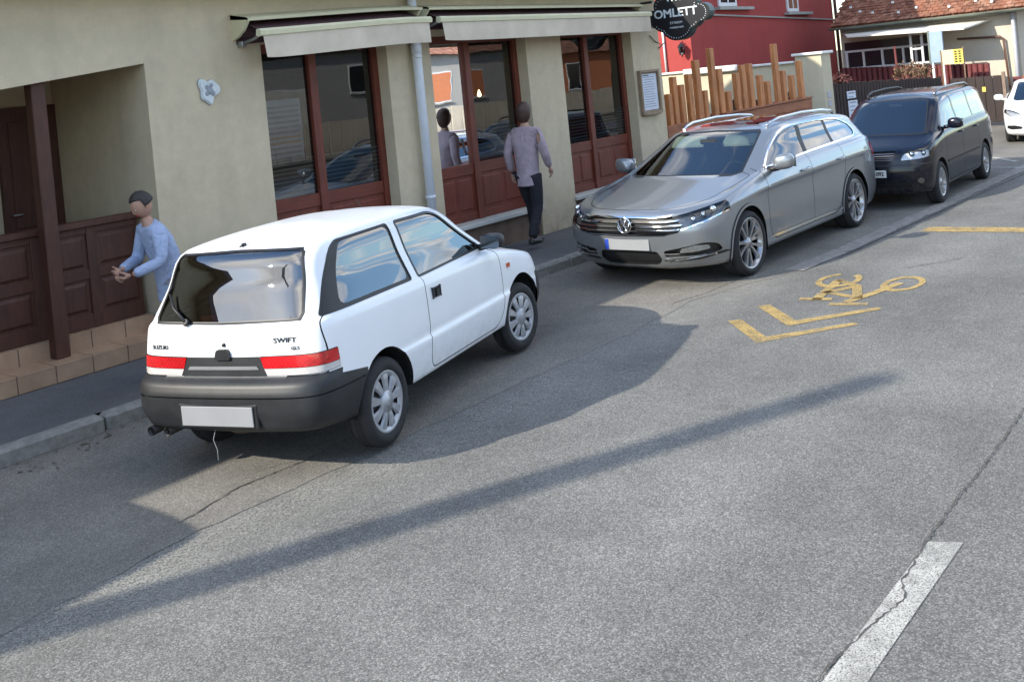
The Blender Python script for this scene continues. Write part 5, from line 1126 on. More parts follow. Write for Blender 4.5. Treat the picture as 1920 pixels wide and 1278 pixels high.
tag(po, 'striped white sheet imitating a shutter reflection, left pane of first window', 'reflection_sheet')
for k in range(11): MB().box(6.96, 7.39, .2425, .2445, 1.70+k*.057, 1.722+k*.057).build('print_or_slat_line', 'sign_orange' if k in (3, 4) else 'strips', po)  # stripes here stand for the slats of the reflected shutter
# pendant lamps and tables inside
for k, (x, y, z) in enumerate(((11.04, .9, 2.80), (11.25, .9, 2.17))):
    l = empty('pendant_lamp', (x, y, z), 0, ['warm lit lamp bulb high behind the middle window', 'warm lit lamp bulb at mid height behind the middle window'][k], 'lamp', 'lamps inside the restaurant')
    MB().tube([(0, 0, .04), (0, 0, 3.2-z)], .004, 5).build('cord', 'room_dark', l); MB().lathe([(.012, .05), (.016, .02), (.03, -.01), (.026, -.04), (.0, -.055)], 12).build('bulb', 'bulb', l)
for k, (x, y) in enumerate(((7.7, 1.5), (10.4, 1.7), (13.1, 1.5))):
    tb = empty('dining_table', (x, y, .46), 0, ['dining table behind the first window door', 'dining table behind the middle window door', 'dining table behind the window door by the corner'][k], 'table', 'tables inside the restaurant')
    MB().box(-.45, .45, -.4, .4, .72, .76, .01).build('table_top', 'frame_oak', tb); MB().tube([(0, 0, 0), (0, 0, .72)], .04, 10).build('leg', 'room_dark', tb)
# porch steps clad with tiles
m = MB(); m.box(2.21, 5.39, -.09, .42, .121, .262); m.box(2.21, 5.39, .22, 1.85, .262, .412); stp = m.build('porch_steps', 'grout', rb)
random.seed(3)
for row, (y, z0, z1) in enumerate(((-.09, .125, .262), (.22, .268, .412))):
    x = 2.22+(.17 if row else 0)
    while x < 5.37:
        w = min(.335, 5.38-x)
        if w > .05: MB().box(x, x+w-.008, y-.012, y+.004, z0, z1+.004, .003).build('riser_tile', 'tile_step', stp)
        dpt = (y, y+.305) if row == 0 else (y, y+.33)
        if w > .05: MB().box(x, x+w-.008, dpt[0]-.014, dpt[1]-.004, z1+.001, z1+.014, .003).build('tread_tile', 'tile_step', stp)
        x += w
MB().box(2.21, 5.39, .56, 1.85, .4122, .418).build('porch_floor', 'floor_tile', rb)
# porch post and panelled balustrade
pp = tag(MB().box(4.335, 4.465, .085, .215, .276, 2.72, .008).build('porch_post', 'wood_dark'), 'dark brown square timber post on the porch step', 'post')
bl = empty('porch_balustrade', (0, 0, 0), 0, 'dark brown panelled timber balustrade across the porch', 'balustrade')
Yb = .30
for k in range(7):
    x = 2.22+k*.52; xb = min(x+.52, 5.395)
    if xb-x < .15: break
    MB().box(x, x+.085, Yb, Yb+.06, .43, 1.36, .004).build('stile', 'wood_dark', bl)
    for z0, z1 in ((.56, .88), (.97, 1.30)):
        MB().box(x+.085, xb, Yb+.02, Yb+.04, z0, z1).build('panel_back', 'wood_dark', bl)
        bm = bmesh.new(); bmesh.ops.create_cube(bm, size=1)
        for v in bm.verts:
            q = .03 if v.co.y < 0 else 0; v.co = Vector(((x+.085+xb)/2+v.co.x*(xb-x-.085-.06-2*q), Yb+.012+v.co.y*.018, (z0+z1)/2+v.co.z*(z1-z0-.05-2*q)))
        MB().bm(bm).build('panel', 'wood_dark', bl); bm.free()
    for z0, z1 in ((.43, .56), (.88, .97), (1.30, 1.36)): MB().box(x+.085, xb, Yb+.004, Yb+.056, z0, z1, .003).build('rail', 'wood_dark', bl)
MB().box(2.21, 5.395, Yb-.035, Yb+.095, 1.361, 1.42, .008).build('top_rail', 'wood_dark', bl)
dr = MB().box(4.78, 5.40, 1.79, 1.848, .42, 2.55).build('porch_door', 'wood_dark', rb)
for z0, z1 in ((.60, 1.15), (1.30, 2.40)): MB().box(4.88, 5.30, 1.775, 1.789, z0, z1, .006).build('panel', 'wood_dark', dr)
MB().tube([(4.84, 1.76, 1.45), (4.84, 1.72, 1.45), (4.93, 1.72, 1.45)], .011, 8).build('handle', 'metal_grey', dr)
MB().box(4.745, 4.775, 1.80, 1.835, 2.12, 2.20, .004).build('wall_switch', 'plaster_white', rb)
# downpipe
dp = empty('downpipe', (0, 0, 0), 0, 'white downpipe between the first two window doors', 'pipe')
MB().tube([(9.02, -.09, .18), (9.02, -.09, 3.0), (9.02, -.09, 3.54)], .058, 14).build('pipe', 'pipe_white', dp)
for z in (2.72, 1.0): MB().lathe([(.060, z-.02), (.065, z-.02), (.065, z+.02), (.060, z+.02)], 14, 'z', (9.02, -.09, 0)).build('pipe_clip', 'pipe_white', dp)
MB().lathe([(.058, 2.755), (.067, 2.76), (.067, 2.86), (.058, 2.865)], 14, 'z', (9.02, -.09, 0)).build('pipe_socket', 'pipe_white', dp)
# awnings
def awning(x0, x1, label, dz0=0.0):
    a = empty('awning', (0, 0, 0), 0, label, 'awning', 'folded awnings over the windows')
    # cassette: top cover, side cheeks, rolled cloth, front bar, hanging valance
    def sl(x): return dz0*(1-min(1, (x-x0)/2.0))
    def tilted(name, mat, prof, xa=x0, xb=x1, n=6):
        vs = []; k = len(prof)
        for i in range(n+1):
            x = xa+(xb-xa)*i/n; vs += [(x, p[0], p[1]+sl(x)) for p in prof]
        fs = [(i*k+j, i*k+(j+1) % k, (i+1)*k+(j+1) % k, (i+1)*k+j) for i in range(n) for j in range(k)]+[tuple(range(k)), tuple(n*k+j for j in range(k))]
        return MB().add(vs, fs).build(name, mat, a)
    tilted('cover', 'awning_box', [(-.005, 3.36), (-.005, 3.31), (-.26, 3.285), (-.30, 3.27), (-.305, 3.29), (-.27, 3.31)])
    tilted('cloth_roll', 'awning_dark', [(-.06+.085*math.cos(2*PI*q/12), 3.20+.085*math.sin(2*PI*q/12)) for q in range(12)], x0+.07, x1-.07)
    tilted('back_plate', 'awning_dark', [(-.004, 3.31), (-.004, 3.05), (-.03, 3.05), (-.03, 3.30)], x0+.05, x1-.05)
    tilted('cloth_sheet', 'awning_dark', [(-.06, 3.283), (-.38, 3.165), (-.38, 3.16), (-.06, 3.276)], x0+.08, x1-.08)
    tilted('front_bar', 'awning_box', [(-.46, 3.105), (-.465, 3.15), (-.44, 3.175), (-.39, 3.175), (-.38, 3.11), (-.42, 3.095)], x0+.02, x1-.02)
    # valance cloth with soft waves
    n = 60; vs = []
    for i in range(n+1):
        x = x0+.06+(x1-x0-.12)*i/n; w = .010*math.sin(i*.55)+.006*math.sin(i*1.31+1)
        for j in range(5): t = j/4; vs.append((x+.02*t*(1 if i == 0 else 0), -.445+w*t-.012*t, 3.10-t*.235+sl(x)+(.02*math.exp(-i/3)*t)))
    o = MB().add(vs, [(i*5+j, i*5+j+1, (i+1)*5+j+1, (i+1)*5+j) for i in range(n) for j in range(4)], True).build('valance', 'awning_cloth', a)
    for x in (x0, x1-.035):
        MB().prism([(.0, 3.37+sl(x)), (-.31, 3.30+sl(x)), (-.20, 3.18+sl(x)), (-.10, 3.12+sl(x)), (0, 3.09+sl(x))], x, x+.035, 'yz').build('cheek', 'awning_box', a)
    for x in (x0+.05, x1-.12):
        MB().box(x, x+.06, -.10, -.01, 3.02+sl(x), 3.08+sl(x), .006).tube([(x+.03, -.09, 3.06+sl(x)), (x+.05, -.25, 3.09+sl(x)), (x+.04, -.40, 3.13+sl(x))], .016, 6).build('arm_bracket', 'metal_grey', a)
    return a
awning(6.42, 8.98, 'folded beige awning above the first window door beside the plaque', -.085)
awning(9.09, 14.03, 'long folded beige awning above the two window doors by the corner')
# wall plaque: an irregular white relief
pq = empty('wall_plaque', (6.075, 0, 2.52), 0, 'white sculpted plaque on the beige wall', 'plaque')
out = []
for k in range(36):
    t = 2*PI*k/36; r = .105+.018*math.sin(3*t+.6)+.014*math.sin(5*t+2)+.01*math.cos(2*t); out.append((r*math.cos(t)*.98, r*math.sin(t)*1.22))
bm = bmesh.new(); vv = [bm.verts.new((x, -.004, z)) for x, z in out]; f = bm.faces.new(vv)
r_ = bmesh.ops.extrude_face_region(bm, geom=[f]); bmesh.ops.translate(bm, verts=[v for v in r_['geom'] if isinstance(v, bmesh.types.BMVert)], vec=(0, -.03, 0))
bmesh.ops.bevel(bm, geom=[e for e in bm.edges if all(v.co.y < -.02 for v in e.verts)], offset=.012, segments=2, affect='EDGES'); MB().bm(bm).build('relief_base', 'plaster_white', pq); bm.free()
MB().prism([(x*1.06, z*1.06) for x, z in out], -.0035, -.001, 'xz').build('relief_edge', 'metal_grey', pq)
m = MB()
for sx_, sz_, rr in ((.0, .0, .05), (.035, -.03, .035), (-.03, .035, .03), (.02, .05, .028), (-.035, -.03, .03)):
    bm = bmesh.new(); bmesh.ops.create_icosphere(bm, subdivisions=2, radius=rr); m.bm(bm, True, Matrix.Translation((sx_, -.034, sz_)) @ Matrix.Diagonal((.8, .25, .8, 1))); bm.free()
m.build('figure', 'strips', pq)
# menu case
mc = empty('menu_case', (14.42, 0, 1.90), 0, 'oak framed menu case on the wall by the corner', 'notice board')
MB().box(-.27, .27, -.03, -.004, -.34, .33).build('back', 'frame_oak', mc)
for a in ((-.30, -.255, -.36, .36), (.255, .30, -.36, .36)): MB().box(a[0], a[1], -.07, -.005, a[2], a[3], .006).build('frame_side', 'frame_oak', mc)
for a in ((-.255, .255, -.38, -.315), (-.255, .255, .315, .36)): MB().box(a[0], a[1], -.072, -.005, a[2], a[3], .006).build('frame_rail', 'frame_oak', mc)
sh_ = MB().box(-.235, .235, -.034, -.0305, -.295, .295).build('menu_sheet', 'paper', mc)
for k in range(13):
    MB().box(-.19+(.02 if k % 3 else 0), .16-.05*(k % 4 == 2), -.0362, -.0345, .235-k*.04, .245-k*.04).build('print_or_slat_line', 'strips', sh_)
MB().box(-.19, .0, -.0362, -.0345, .262, .277).build('print_or_slat_line', 'letter_black', sh_)
# hanging sign OMLETT, a cloud-shaped light box on a bracket
sg = empty('hanging_sign', (14.47, -.66, 3.05), 0, 'black cloud-shaped hanging sign lettered OMLETT on the corner', 'sign')
def cloud(s):
    lob = [(-.50, .02, .17), (.50, .05, .17), (-.26, .24, .17), (.0, .34, .17), (.27, .26, .17), (-.0, -.10, .33), (-.25, .0, .25), (.25, .02, .25)]
    pts = []
    for k in range(96):
        t = 2*PI*k/96; d = (math.cos(t), math.sin(t)); best = 0
        for cx, cy, r in lob:
            b_ = d[0]*cx+d[1]*cy; q = b_*b_-(cx*cx+cy*cy-r*r)
            if q > 0: best = max(best, b_+math.sqrt(q))
        pts.append((d[0]*best*s, d[1]*best*s))
    return pts
co = cloud(1.0)
MB().prism([(-p[0]*.91, p[1]*.86) for p in co], -.07, .09, 'yz').build('box', 'sign_side', sg)
MB().prism([(-p[0]*.90, p[1]*.85) for p in co], -.076, -.0695, 'yz').build('face', 'sign_black', sg)
dots = cloud(.90); acc = 0; m = MB(); last = dots[0]
for k in range(1, 97):
    p = dots[k % 96]; acc += math.dist(p, last); last = p
    if acc > .035:
        acc = 0; m.lathe([(0, -.0785), (.0075, -.0785), (.0075, -.076)], 8, 'x', (0, -p[0]*.90, p[1]*.85), False)
m.build('dotted_border', 'sign_white', sg)['kind'] = 'stuff'
put_text('OMLETT', .185, (-.0775, 0, .07), (0, -1, 0), (0, 0, 1), 'sign_white', sg, 'lettering', .002, 1.12, .004)
put_text('ÉTTEREM', .05, (-.0775, 0, -.085), (0, -1, 0), (0, 0, 1), 'sign_white', sg, 'lettering', .002, 1.1)
put_text('restaurant', .055, (-.0775, 0, -.155), (0, -1, 0), (0, 0, 1), 'sign_white', sg, 'lettering', .002, 1.1)
put_text('VVVV', .10, (-.0775, 0, .30), (0, -1, 0), (0, 0, 1), 'sign_white', sg, 'crown_mark', .002, 1.2, .006)
MB().tube([(0, .69, .30), (0, .45, .30)], .02, 8).tube([(0, .69, -.05), (0, .50, -.05)], .02, 8).build('bracket', 'sign_black', sg)
# loose cables under the sign
m = MB(); m.tube([(14.6, -.02, 2.82), (14.75, -.02, 2.72), (15.0, .02, 2.66), (15.5, .4, 2.72), (16.4, 1.4, 2.85)], .008, 5); cb = m.build('cable', 'sign_black')
tag(cb, 'thin dark cable sagging below the hanging sign', 'cable', 'cables by the corner')
cb2 = MB().tube([(14.86, -.02, 2.60), (15.2, .05, 2.70), (15.9, .6, 2.60), (17.2, 1.9, 2.80)], .008, 5).build('cable', 'sign_black'); tag(cb2, 'second thin dark cable crossing below the hanging sign', 'cable', 'cables by the corner')
# ------------------------------------------------------------------ terrace fence, side wall, neighbours
simple('leaf', (.075, .095, .045), .8, .4, 30); simple('leaf_grey', (.16, .17, .14), .9, .3, 30); simple('leaf_red', (.13, .045, .040), .8, .4, 30); simple('twig', (.20, .125, .075), .9, .3, 20); simple('soil', (.06, .045, .032), .95)
simple('cap_white', (.72, .72, .70), .7, .08, 5); simple('frame_white', (.72, .73, .74), .5, .06); simple('window_dark', (.02, .023, .028), .08); simple('sill_grey', (.36, .35, .32), .8, .12)
simple('red_boards', (.13, .028, .026), .7, .25, 9); simple('sign_blue', (.30, .40, .50), .5, .08); simple('sign_yellow', (.72, .58, .10), .6, .08); simple('sign_cream', (.68, .60, .36), .6, .08); simple('gutter', (.17, .20, .165), .5, .2, 4, metal=.3); simple('fascia', (.24, .17, .12), .8, .2); simple('canopy', (.66, .63, .55), .7, .12, 3); simple('grey_paint', (.42, .42, .45), .6, .1)
def tile_mat():
    t = NT('roof_tile'); oi = t.node('ShaderNodeObjectInfo')
    vo = t.node('ShaderNodeTexVoronoi'); vo.inputs['Scale'].default_value = 5.5; t.link(t.tc.outputs['Object'], vo.inputs['Vector'])
    sp = t.node('ShaderNodeSeparateColor'); t.link(vo.outputs['Color'], sp.inputs[0])
    c = t.ramp(sp.outputs[0], [(0, (.17, .065, .04)), (.45, (.27, .105, .06)), (.8, (.34, .15, .09)), (1, (.38, .20, .13))])
    moss = t.ramp(t.noise(1.3, 6, .7), [(.5, 0.0), (.7, .55)]); c = t.mix(moss, c, (.11, .095, .06)); c = t.mix(1.0, c, t.ramp(t.noise(30, 4, .7), [(.3, .75), (.7, 1.15)]), 'MULTIPLY')
    t.set(col=c, rough=.9); MATS['roof_tile'] = t.m
tile_mat()
fe = empty('terrace_fence', (0, 0, 0), 0, 'larch terrace fence with upright planks of uneven height', 'fence')
planks = [(15.13, 15.30, 1.81), (15.33, 15.51, 2.09), (15.56, 15.76, 1.94), (15.86, 16.06, 2.11), (16.15, 16.38, 2.34), (16.40, 16.58, 1.78), (16.74, 16.95, 2.53), (16.98, 17.22, 2.14), (17.29, 17.50, 1.70), (17.67, 17.89, 2.02), (17.92, 18.18, 2.16), (18.22, 18.50, 2.17), (18.66, 18.90, 1.92), (18.97, 19.22, 1.78), (19.42, 19.70, 2.51), (19.74, 19.98, 1.95), (20.15, 20.40, 1.83), (20.58, 20.88, 2.11)]
for a, b, z in planks:
    c = (a+b)/2; hw = min(.085, (b-a)*.36)
    MB().box(c-hw, c+hw, .06, .15, .55, z, .008).build('plank', 'wood_larch', fe)
for k in range(6):
    MB().box(14.93, 20.98, .0-.001*k, .045, .12+k*.195, .12+k*.195+.187, .005).build('board', 'wood_larch_h', fe)
MB().box(17.0, 20.98, -.03, .30, 1.292, 1.325, .005).build('ledge', 'wood_larch_h', fe)
MB().box(17.0, 20.98, .16, .30, 1.1, 1.29).build('planter_soil', 'soil', fe)
def bush(name, c, rx, ry, rz, n, leaf, mat, label, cat='plant', group=None, stems=True, twigmat='twig'):
    o = empty(name, c, 0, label, cat, group); m = MB(); rng = random.Random(hash(label) % 1000 if False else int(c[0]*131+c[2]*17) % 9973)
    for _ in range(n):
        while True:
            p = Vector((rng.uniform(-1, 1), rng.uniform(-1, 1), rng.uniform(0, 1)))
            if p.x*p.x+p.y*p.y+(p.z*1.02)**2 < 1: break
        p = Vector((p.x*rx, p.y*ry, p.z*rz)); d = Vector((rng.gauss(0, 1), rng.gauss(0, 1), rng.gauss(.4, 1))).normalized(); s = d.cross(Vector((rng.gauss(0, 1), rng.gauss(0, 1), rng.gauss(0, 1)))).normalized(); l = leaf*rng.uniform(.6, 1.4)
        m.add([p-s*l*.35, p+d*l*.5, p+s*l*.35, p-d*l*.5], [(0, 1, 2, 3)])
    m.build('foliage', mat, o)
    if stems:
        s_ = MB()
        for _ in range(7): a = rng.uniform(0, 6.28); s_.tube([(0, 0, 0), (math.cos(a)*rx*.3, math.sin(a)*ry*.3, rz*.4), (math.cos(a)*rx*.7, math.sin(a)*ry*.7, rz*.85)], [.008, .006, .003], 5)
        s_.build('stem', twigmat, o)
    return o
bush('planter_plant', (17.75, .24, 1.29), .33, .12, .24, 420, .055, 'leaf_grey', 'grey green cushion plant on the fence planter, leftmost', group='plants in the fence planter')
bush('planter_plant', (18.35, .24, 1.29), .28, .12, .17, 320, .05, 'leaf_grey', 'low grey cushion plant in the middle of the fence planter', group='plants in the fence planter')
bush('planter_plant', (19.05, .24, 1.29), .34, .12, .16, 360, .05, 'leaf_red', 'dark red low plant on the fence planter', group='plants in the fence planter')
bush('planter_plant', (20.35, .24, 1.29), .30, .12, .20, 340, .05, 'leaf_grey', 'grey green plant on the planter end by the pillar', group='plants in the fence planter')
bush('potted_plant', (15.06, .22, 1.70), .09, .09, .17, 130, .05, 'leaf', 'small dark green plant at the fence end beside the menu case')
for x in (15.85, 16.62):
    bush('climbing_plant', (x, .25, 1.25), .06, .06, .45, 120, .05, 'leaf', 'sparse climber behind the fence planks %s' % ('near the menu case' if x < 16 else 'near the tall plank'), group='climbers on the fence')
# rear wall of the terrace and its pillar
tw = empty('terrace_wall', (0, 0, 0), 0, 'sunlit beige wall with white coping behind the terrace fence', 'wall')
MB().box(21.72, 21.95, .62, 7.0, .1, 2.05).build('wall_body', 'stucco_bright', tw); MB().box(21.66, 22.0, .63, 7.0, 2.05, 2.10, .01).build('coping', 'cap_white', tw)
MB().box(21.60, 21.715, 2.0, 3.4, 2.0, 2.14, .02).build('cloth_on_wall', 'cap_white', tw)
pr_ = empty('gate_pillar', (0, 0, 0), 0, 'beige pillar with white cap at the terrace wall end', 'pillar')
MB().box(21.70, 22.22, .0, .60, .1, 2.20).build('pillar_body', 'stucco_bright', pr_); MB().box(21.64, 22.28, -.06, .66, 2.20, 2.26, .012).build('cap', 'cap_white', pr_)
for z in (1.02, 1.22): MB().box(21.86, 22.06, -.012, -.001, z, z+.15, .003).build('number_plate', 'grey_paint', pr_)
# red house
rh = empty('red_house', (0, 0, 0), 0, 'dark red rendered house behind the terrace wall', 'house')
RA, RB_ = Vector((23.0, 3.87)), Vector((34.0, 4.45))
def rp(t, o, z): d = (RB_-RA); n = Vector((d.y, -d.x)).normalized(); p = RA+d*t+n*o; return (p.x, p.y, z)
MB().add([rp(0, 0, 0), rp(1, 0, 0), (34, 12, 0), (23, 12, 0), rp(0, 0, 7), rp(1, 0, 7), (34, 12, 7), (23, 12, 7)], [(0, 1, 5, 4), (1, 2, 6, 5), (2, 3, 7, 6), (3, 0, 4, 7), (4, 5, 6, 7)]).build('wall', 'stucco_red', rh)
def rbox(name, mat, t0, t1, o0, o1, z0, z1, par, dz=0.0):
    return MB().add([rp(t0, o0, z0), rp(t1, o0, z0+dz), rp(t1, o1, z0+dz), rp(t0, o1, z0), rp(t0, o0, z1), rp(t1, o0, z1+dz), rp(t1, o1, z1+dz), rp(t0, o1, z1)], [(0, 3, 2, 1), (4, 5, 6, 7), (0, 1, 5, 4), (1, 2, 6, 5), (2, 3, 7, 6), (3, 0, 4, 7)]).build(name, mat, par)
rbox('string_course', 'sill_grey', .0, .995, 0, .05, 3.49, 3.53, rh, -.27)
for t0, t1, z in ((.165, .27, 3.70), (.615, .70, 3.53)):
    w_ = rbox('window', 'frame_white', t0, t1, .0, .05, z, z+1.5, rh)
    tm = (t0+t1)/2
    for a, b in ((t0+.010, tm-.004), (tm+.004, t1-.010)): rbox('pane', 'window_dark', a, b, .045, .054, z+.10, z+1.4, w_)
    rbox('sill', 'sill_grey', t0-.02, t1+.085, 0, .16, z-.10, z-.02, w_)
MB().tube([rp(1.005, .08, 0), rp(1.005, .08, 7)], .055, 10).build('corner_pipe', 'pipe_brown', rh)
MB().tube([(22.96, 4.63, 2.0), (22.96, 4.64, 3.6)], .03, 8).build('white_pipe', 'cap_white', rh)
MB().prism([(3.0, 6.95), (8, 9.8), (12.6, 6.95)], 22.6, 34.4, 'yz').build('roof', 'roof_tile', rh)
ln = empty('wall_lantern', (22.93, 4.07, 2.62), 0, 'dark wrought lantern on the sunlit end of the red house', 'lantern')
MB().lathe([(.0, .20), (.03, .18), (.10, .10), (.105, .08), (.06, .08)], 6, 'z', (-.08, 0, 0), False).build('lantern_top', 'sign_black', ln)
MB().lathe([(.055, -.12), (.09, .08)], 6, 'z', (-.08, 0, 0), False).build('lantern_glass', 'glass_dark', ln)
m = MB()
for k in range(6): a = 2*PI*k/6; m.tube([(-.08+.055*math.cos(a), .055*math.sin(a), -.12), (-.08+.09*math.cos(a), .09*math.sin(a), .08)], .008, 5)
m.tube([(.06, 0, .12), (.0, 0, .22), (-.08, 0, .18)], .010, 6); m.tube([(-.08, 0, -.17), (-.08, 0, -.11)], .02, 6); m.build('lantern_frame', 'sign_black', ln)
# dark fence with two notices
df = empty('picket_fence', (0, 0, 0), 0, 'dark brown picket fence beyond the gate pillar', 'fence')
fa, fb = Vector((22.35, .35)), Vector((27.0, -.95)); L = (fb-fa).length; n = int(L/.115)
for k in range(n):
    p = fa+(fb-fa)*(k/n); z = 1.52-.22*(k/n)+random.uniform(-.02, .02); o = MB().box(-.048, .048, -.012, .012, .12, z, .006).build('picket', 'wood_brown', df, True, (p.x, p.y, 0)); o.rotation_euler = (0, 0, math.atan2((fb-fa).y, (fb-fa).x))
for z in (.5, 1.1):
    o = MB().box(0, L, .014, .05, z, z+.07).build('rail', 'wood_brown', df, True, (fa.x, fa.y, 0)); o.rotation_euler = (0, 0, math.atan2((fb-fa).y, (fb-fa).x))
for k, (t, z0, z1, w_) in enumerate(((.22, 1.10, 1.27, .32), (.225, .62, 1.05, .34))):
    p = fa+(fb-fa)*t; o = MB().box(-w_/2, w_/2, -.028, -.016, z0, z1, .002).build('notice', 'paper', None, True, (p.x, p.y, 0)); o.rotation_euler = (0, 0, math.atan2((fb-fa).y, (fb-fa).x))
    tag(o, ['small pale notice on the dark fence, the upper one', 'tall pale notice on the dark fence, the lower one'][k], 'notice', 'notices on the dark fence')
    for q in range(2 if k == 0 else 4):
        MB().box(-w_*.36, w_*.36-.05*(q % 2), -.031, -.0285, z1-.06-q*.09, z1-.03-q*.09).build('print_or_slat_line', 'sign_blue' if q % 2 else 'strips', o)
gt = empty('timber_gate', (0, 0, 0), 0, 'dark brown timber gate with a small yellow tag behind the people carrier', 'gate')
for k in range(6): MB().box(26.9, 26.94, -1.15-(k+1)*.20, -1.15-k*.20-.012, .1, 1.24, .005).build('board', 'wood_brown', gt)
MB().box(26.885, 26.899, -1.98, -1.90, .86, .98).build('tag', 'sign_yellow', gt); MB().box(26.88, 26.97, -2.44, -2.37, .1, 1.32).build('post', 'fascia', gt)
rf = empty('board_fence', (0, 0, 0), 0, 'weathered red brown board fence beside the timber gate', 'fence')
for k in range(7): MB().box(27.3, 27.33, -2.5-(k+1)*.22, -2.5-k*.22-.02, .1, 1.16+.02*(k % 2), .004).build('board', 'wood_larch_h' if k % 2 else 'red_boards', rf)
rd_ = empty('red_fence', (0, 0, 0), 0, 'red corrugated fence below the canopy of the far tiled house', 'fence')
for k in range(27): MB().tube([(29.3, 2.45-k*.15, .1), (29.3, 2.45-k*.15, 1.68-k*.0075)], .076, 6).build('rib', 'red_boards', rd_)
# far house with tiled roof
fh = empty('tiled_house', (0, 0, 0), 0, 'old cream house with a weathered tiled roof at the street bend', 'house')
MB().box(30, 38, -2.15, 2.72, 0, 2.95).build('wall', 'stucco_far', fh)
MB().box(29.97, 30, -2.14, 2.71, 2.72, 2.93).build('cornice', 'sill_grey', fh); MB().box(29.55, 30, -2.6, 2.75, 2.84, 2.88).build('soffit', 'fascia', fh)
gp = [(29.50+.07*math.cos(a), 2.86+.07*math.sin(a)) for a in [PI+PI*k/6 for k in range(7)]]
MB().add([(x, 2.85, z) for x, z in gp]+[(x, -2.7, z-.0) for x, z in gp], [(k, k+1, 8+k, 7+k) for k in range(6)]).build('gutter', 'gutter', fh)
MB().add([(29.5, -2.65, 2.86), (29.5, 2.8, 2.86), (34, 2.8, 5.7), (34, .6, 5.7), (38.5, -2.65, 2.86)], [(0, 1, 2, 3), (0, 3, 4)]).build('roof', 'roof_tile', fh)
# rows of flat tiles, each one a small slab (joined: single tiles are a few pixels)
m = MB(); sl = Vector((4.5, 2.84)).normalized(); nrm = Vector((-sl.y, sl.x)); rng = random.Random(5)
for r in range(26):
    a = r*.15; y0 = -2.6+a*.60
    for k in range(52):
        y = 2.8-k*.18-(.09 if r % 2 else 0)
        if y-.17 < y0: break
        o = rng.uniform(-.008, .010); b0 = Vector((29.46, 2.90))+sl*a+nrm*(.030+o); b1 = b0+sl*.20-nrm*.022
        m.add([(b0.x, y, b0.y), (b0.x, y-.166, b0.y), (b1.x, y-.166, b1.y), (b1.x, y, b1.y), (b0.x-nrm.x*.02, y, b0.y-nrm.y*.02), (b0.x-nrm.x*.02, y-.166, b0.y-nrm.y*.02)], [(0, 1, 2, 3), (4, 5, 1, 0)])
o = m.build('roof_tiles', 'roof_tile', fh, False); o['kind'] = 'stuff'
for k in range(16):
    r = rng.choice((2, 3, 4, 6)); a = r*.15; y = 2.5-k*.42+rng.uniform(-.1, .1); b0 = Vector((29.46, 2.90))+sl*a+nrm*.05
    if y < -2.2: continue
    MB().box(b0.x-.03, b0.x+.05, y-.05, y+.02, b0.y-.02, b0.y+.05, .01).build('snow_guard', 'cap_white', fh)
m = MB(); hp = [(29.5+4.5*t, -2.65+3.25*t, 2.93+2.84*t) for t in [k/14 for k in range(15)]]; m.tube(hp, .085, 8); m.build('hip_tiles', 'sill_grey', fh)
MB().add([(28.6, 2.0, 2.58), (28.6, -1.15, 2.48), (29.97, -1.5, 2.66), (29.97, 2.65, 2.70), (28.6, 2.0, 2.54), (28.6, -1.15, 2.44), (29.97, -1.5, 2.62), (29.97, 2.65, 2.66)], [(0, 1, 2, 3), (4, 7, 6, 5), (0, 4, 5, 1), (1, 5, 6, 2), (3, 2, 6, 7), (0, 3, 7, 4)]).build('canopy', 'canopy', fh)
wb = MB().box(29.93, 29.99, .2, 2.6, 1.60, 2.40).build('window_band', 'window_dark', fh)
for y in (2.55, 2.05, 1.5, .9, .55): MB().box(29.88, 29.93, y-.03, y+.03, 1.62, 2.10).build('window_bar', 'frame_white', wb)
for z in (1.60, 2.10): MB().box(29.87, 29.929, .2, 2.6, z, z+.06).build('window_rail', 'frame_white', wb)
ow = MB().box(29.2, 29.24, .12, .18, 1.5, 2.5).build('open_sash', 'frame_white', fh)
MB().box(29.2, 29.24, .42, .48, 1.5, 2.5).build('sash_side', 'frame_white', ow); MB().box(29.2, 29.24, .18, .42, 2.44, 2.5).build('sash_rail', 'frame_white', ow); MB().box(29.2, 29.24, .18, .42, 2.02, 2.07).build('sash_rail', 'frame_white', ow)
MB().tube([(29.9, -.6, 2.20), (29.9, -1.70, 2.16), (29.9, -1.78, 2.10), (29.9, -1.86, .1)], .03, 8).build('gas_pipe', 'pipe_brown', fh)
MB().tube([(29.85, -2.05, .1), (29.85, -2.08, 2.9)], .055, 8).build('downpipe', 'grey_paint', fh)
# information board, yellow banner, post, shrubs
ib = empty('information_board', (28.5, -.44, 0), 0, 'pale blue board on two white legs in front of the far house', 'sign')
MB().box(-.04, .04, -.18, .16, 1.63, 2.47, .005).build('panel', 'sign_blue', ib)
for y in (.13, -.13): MB().tube([(0, y, .1), (0, y, 1.63)], .035, 8).build('leg', 'frame_white', ib)
MB().box(-.05, .05, .16, .20, 1.60, 2.50).build('edge_rail', 'gutter', ib)
yb_ = empty('banner', (28.2, -.92, 0), 0, 'yellow banner beside the pale blue board', 'banner')
MB().box(-.02, .0, -.26, .27, 1.57, 1.95).build('sheet', 'sign_cream', yb_); MB().box(-.024, -.0205, -.26, -.02, 1.57, 1.95).build('yellow_field', 'sign_yellow', yb_)
for k in range(2):
    for q in range(5): MB().box(-.028, -.0245, -.21+k*.10, -.15+k*.10, 1.61+q*.065, 1.65+q*.065).build('print_mark', 'letter_black', yb_)
MB().tube([(.02, -.26, .1), (.02, -.26, 2.0)], .02, 6).build('pole', 'twig', yb_); MB().tube([(.02, .3, .1), (.02, .3, 1.95)], .02, 6).build('pole', 'twig', yb_)
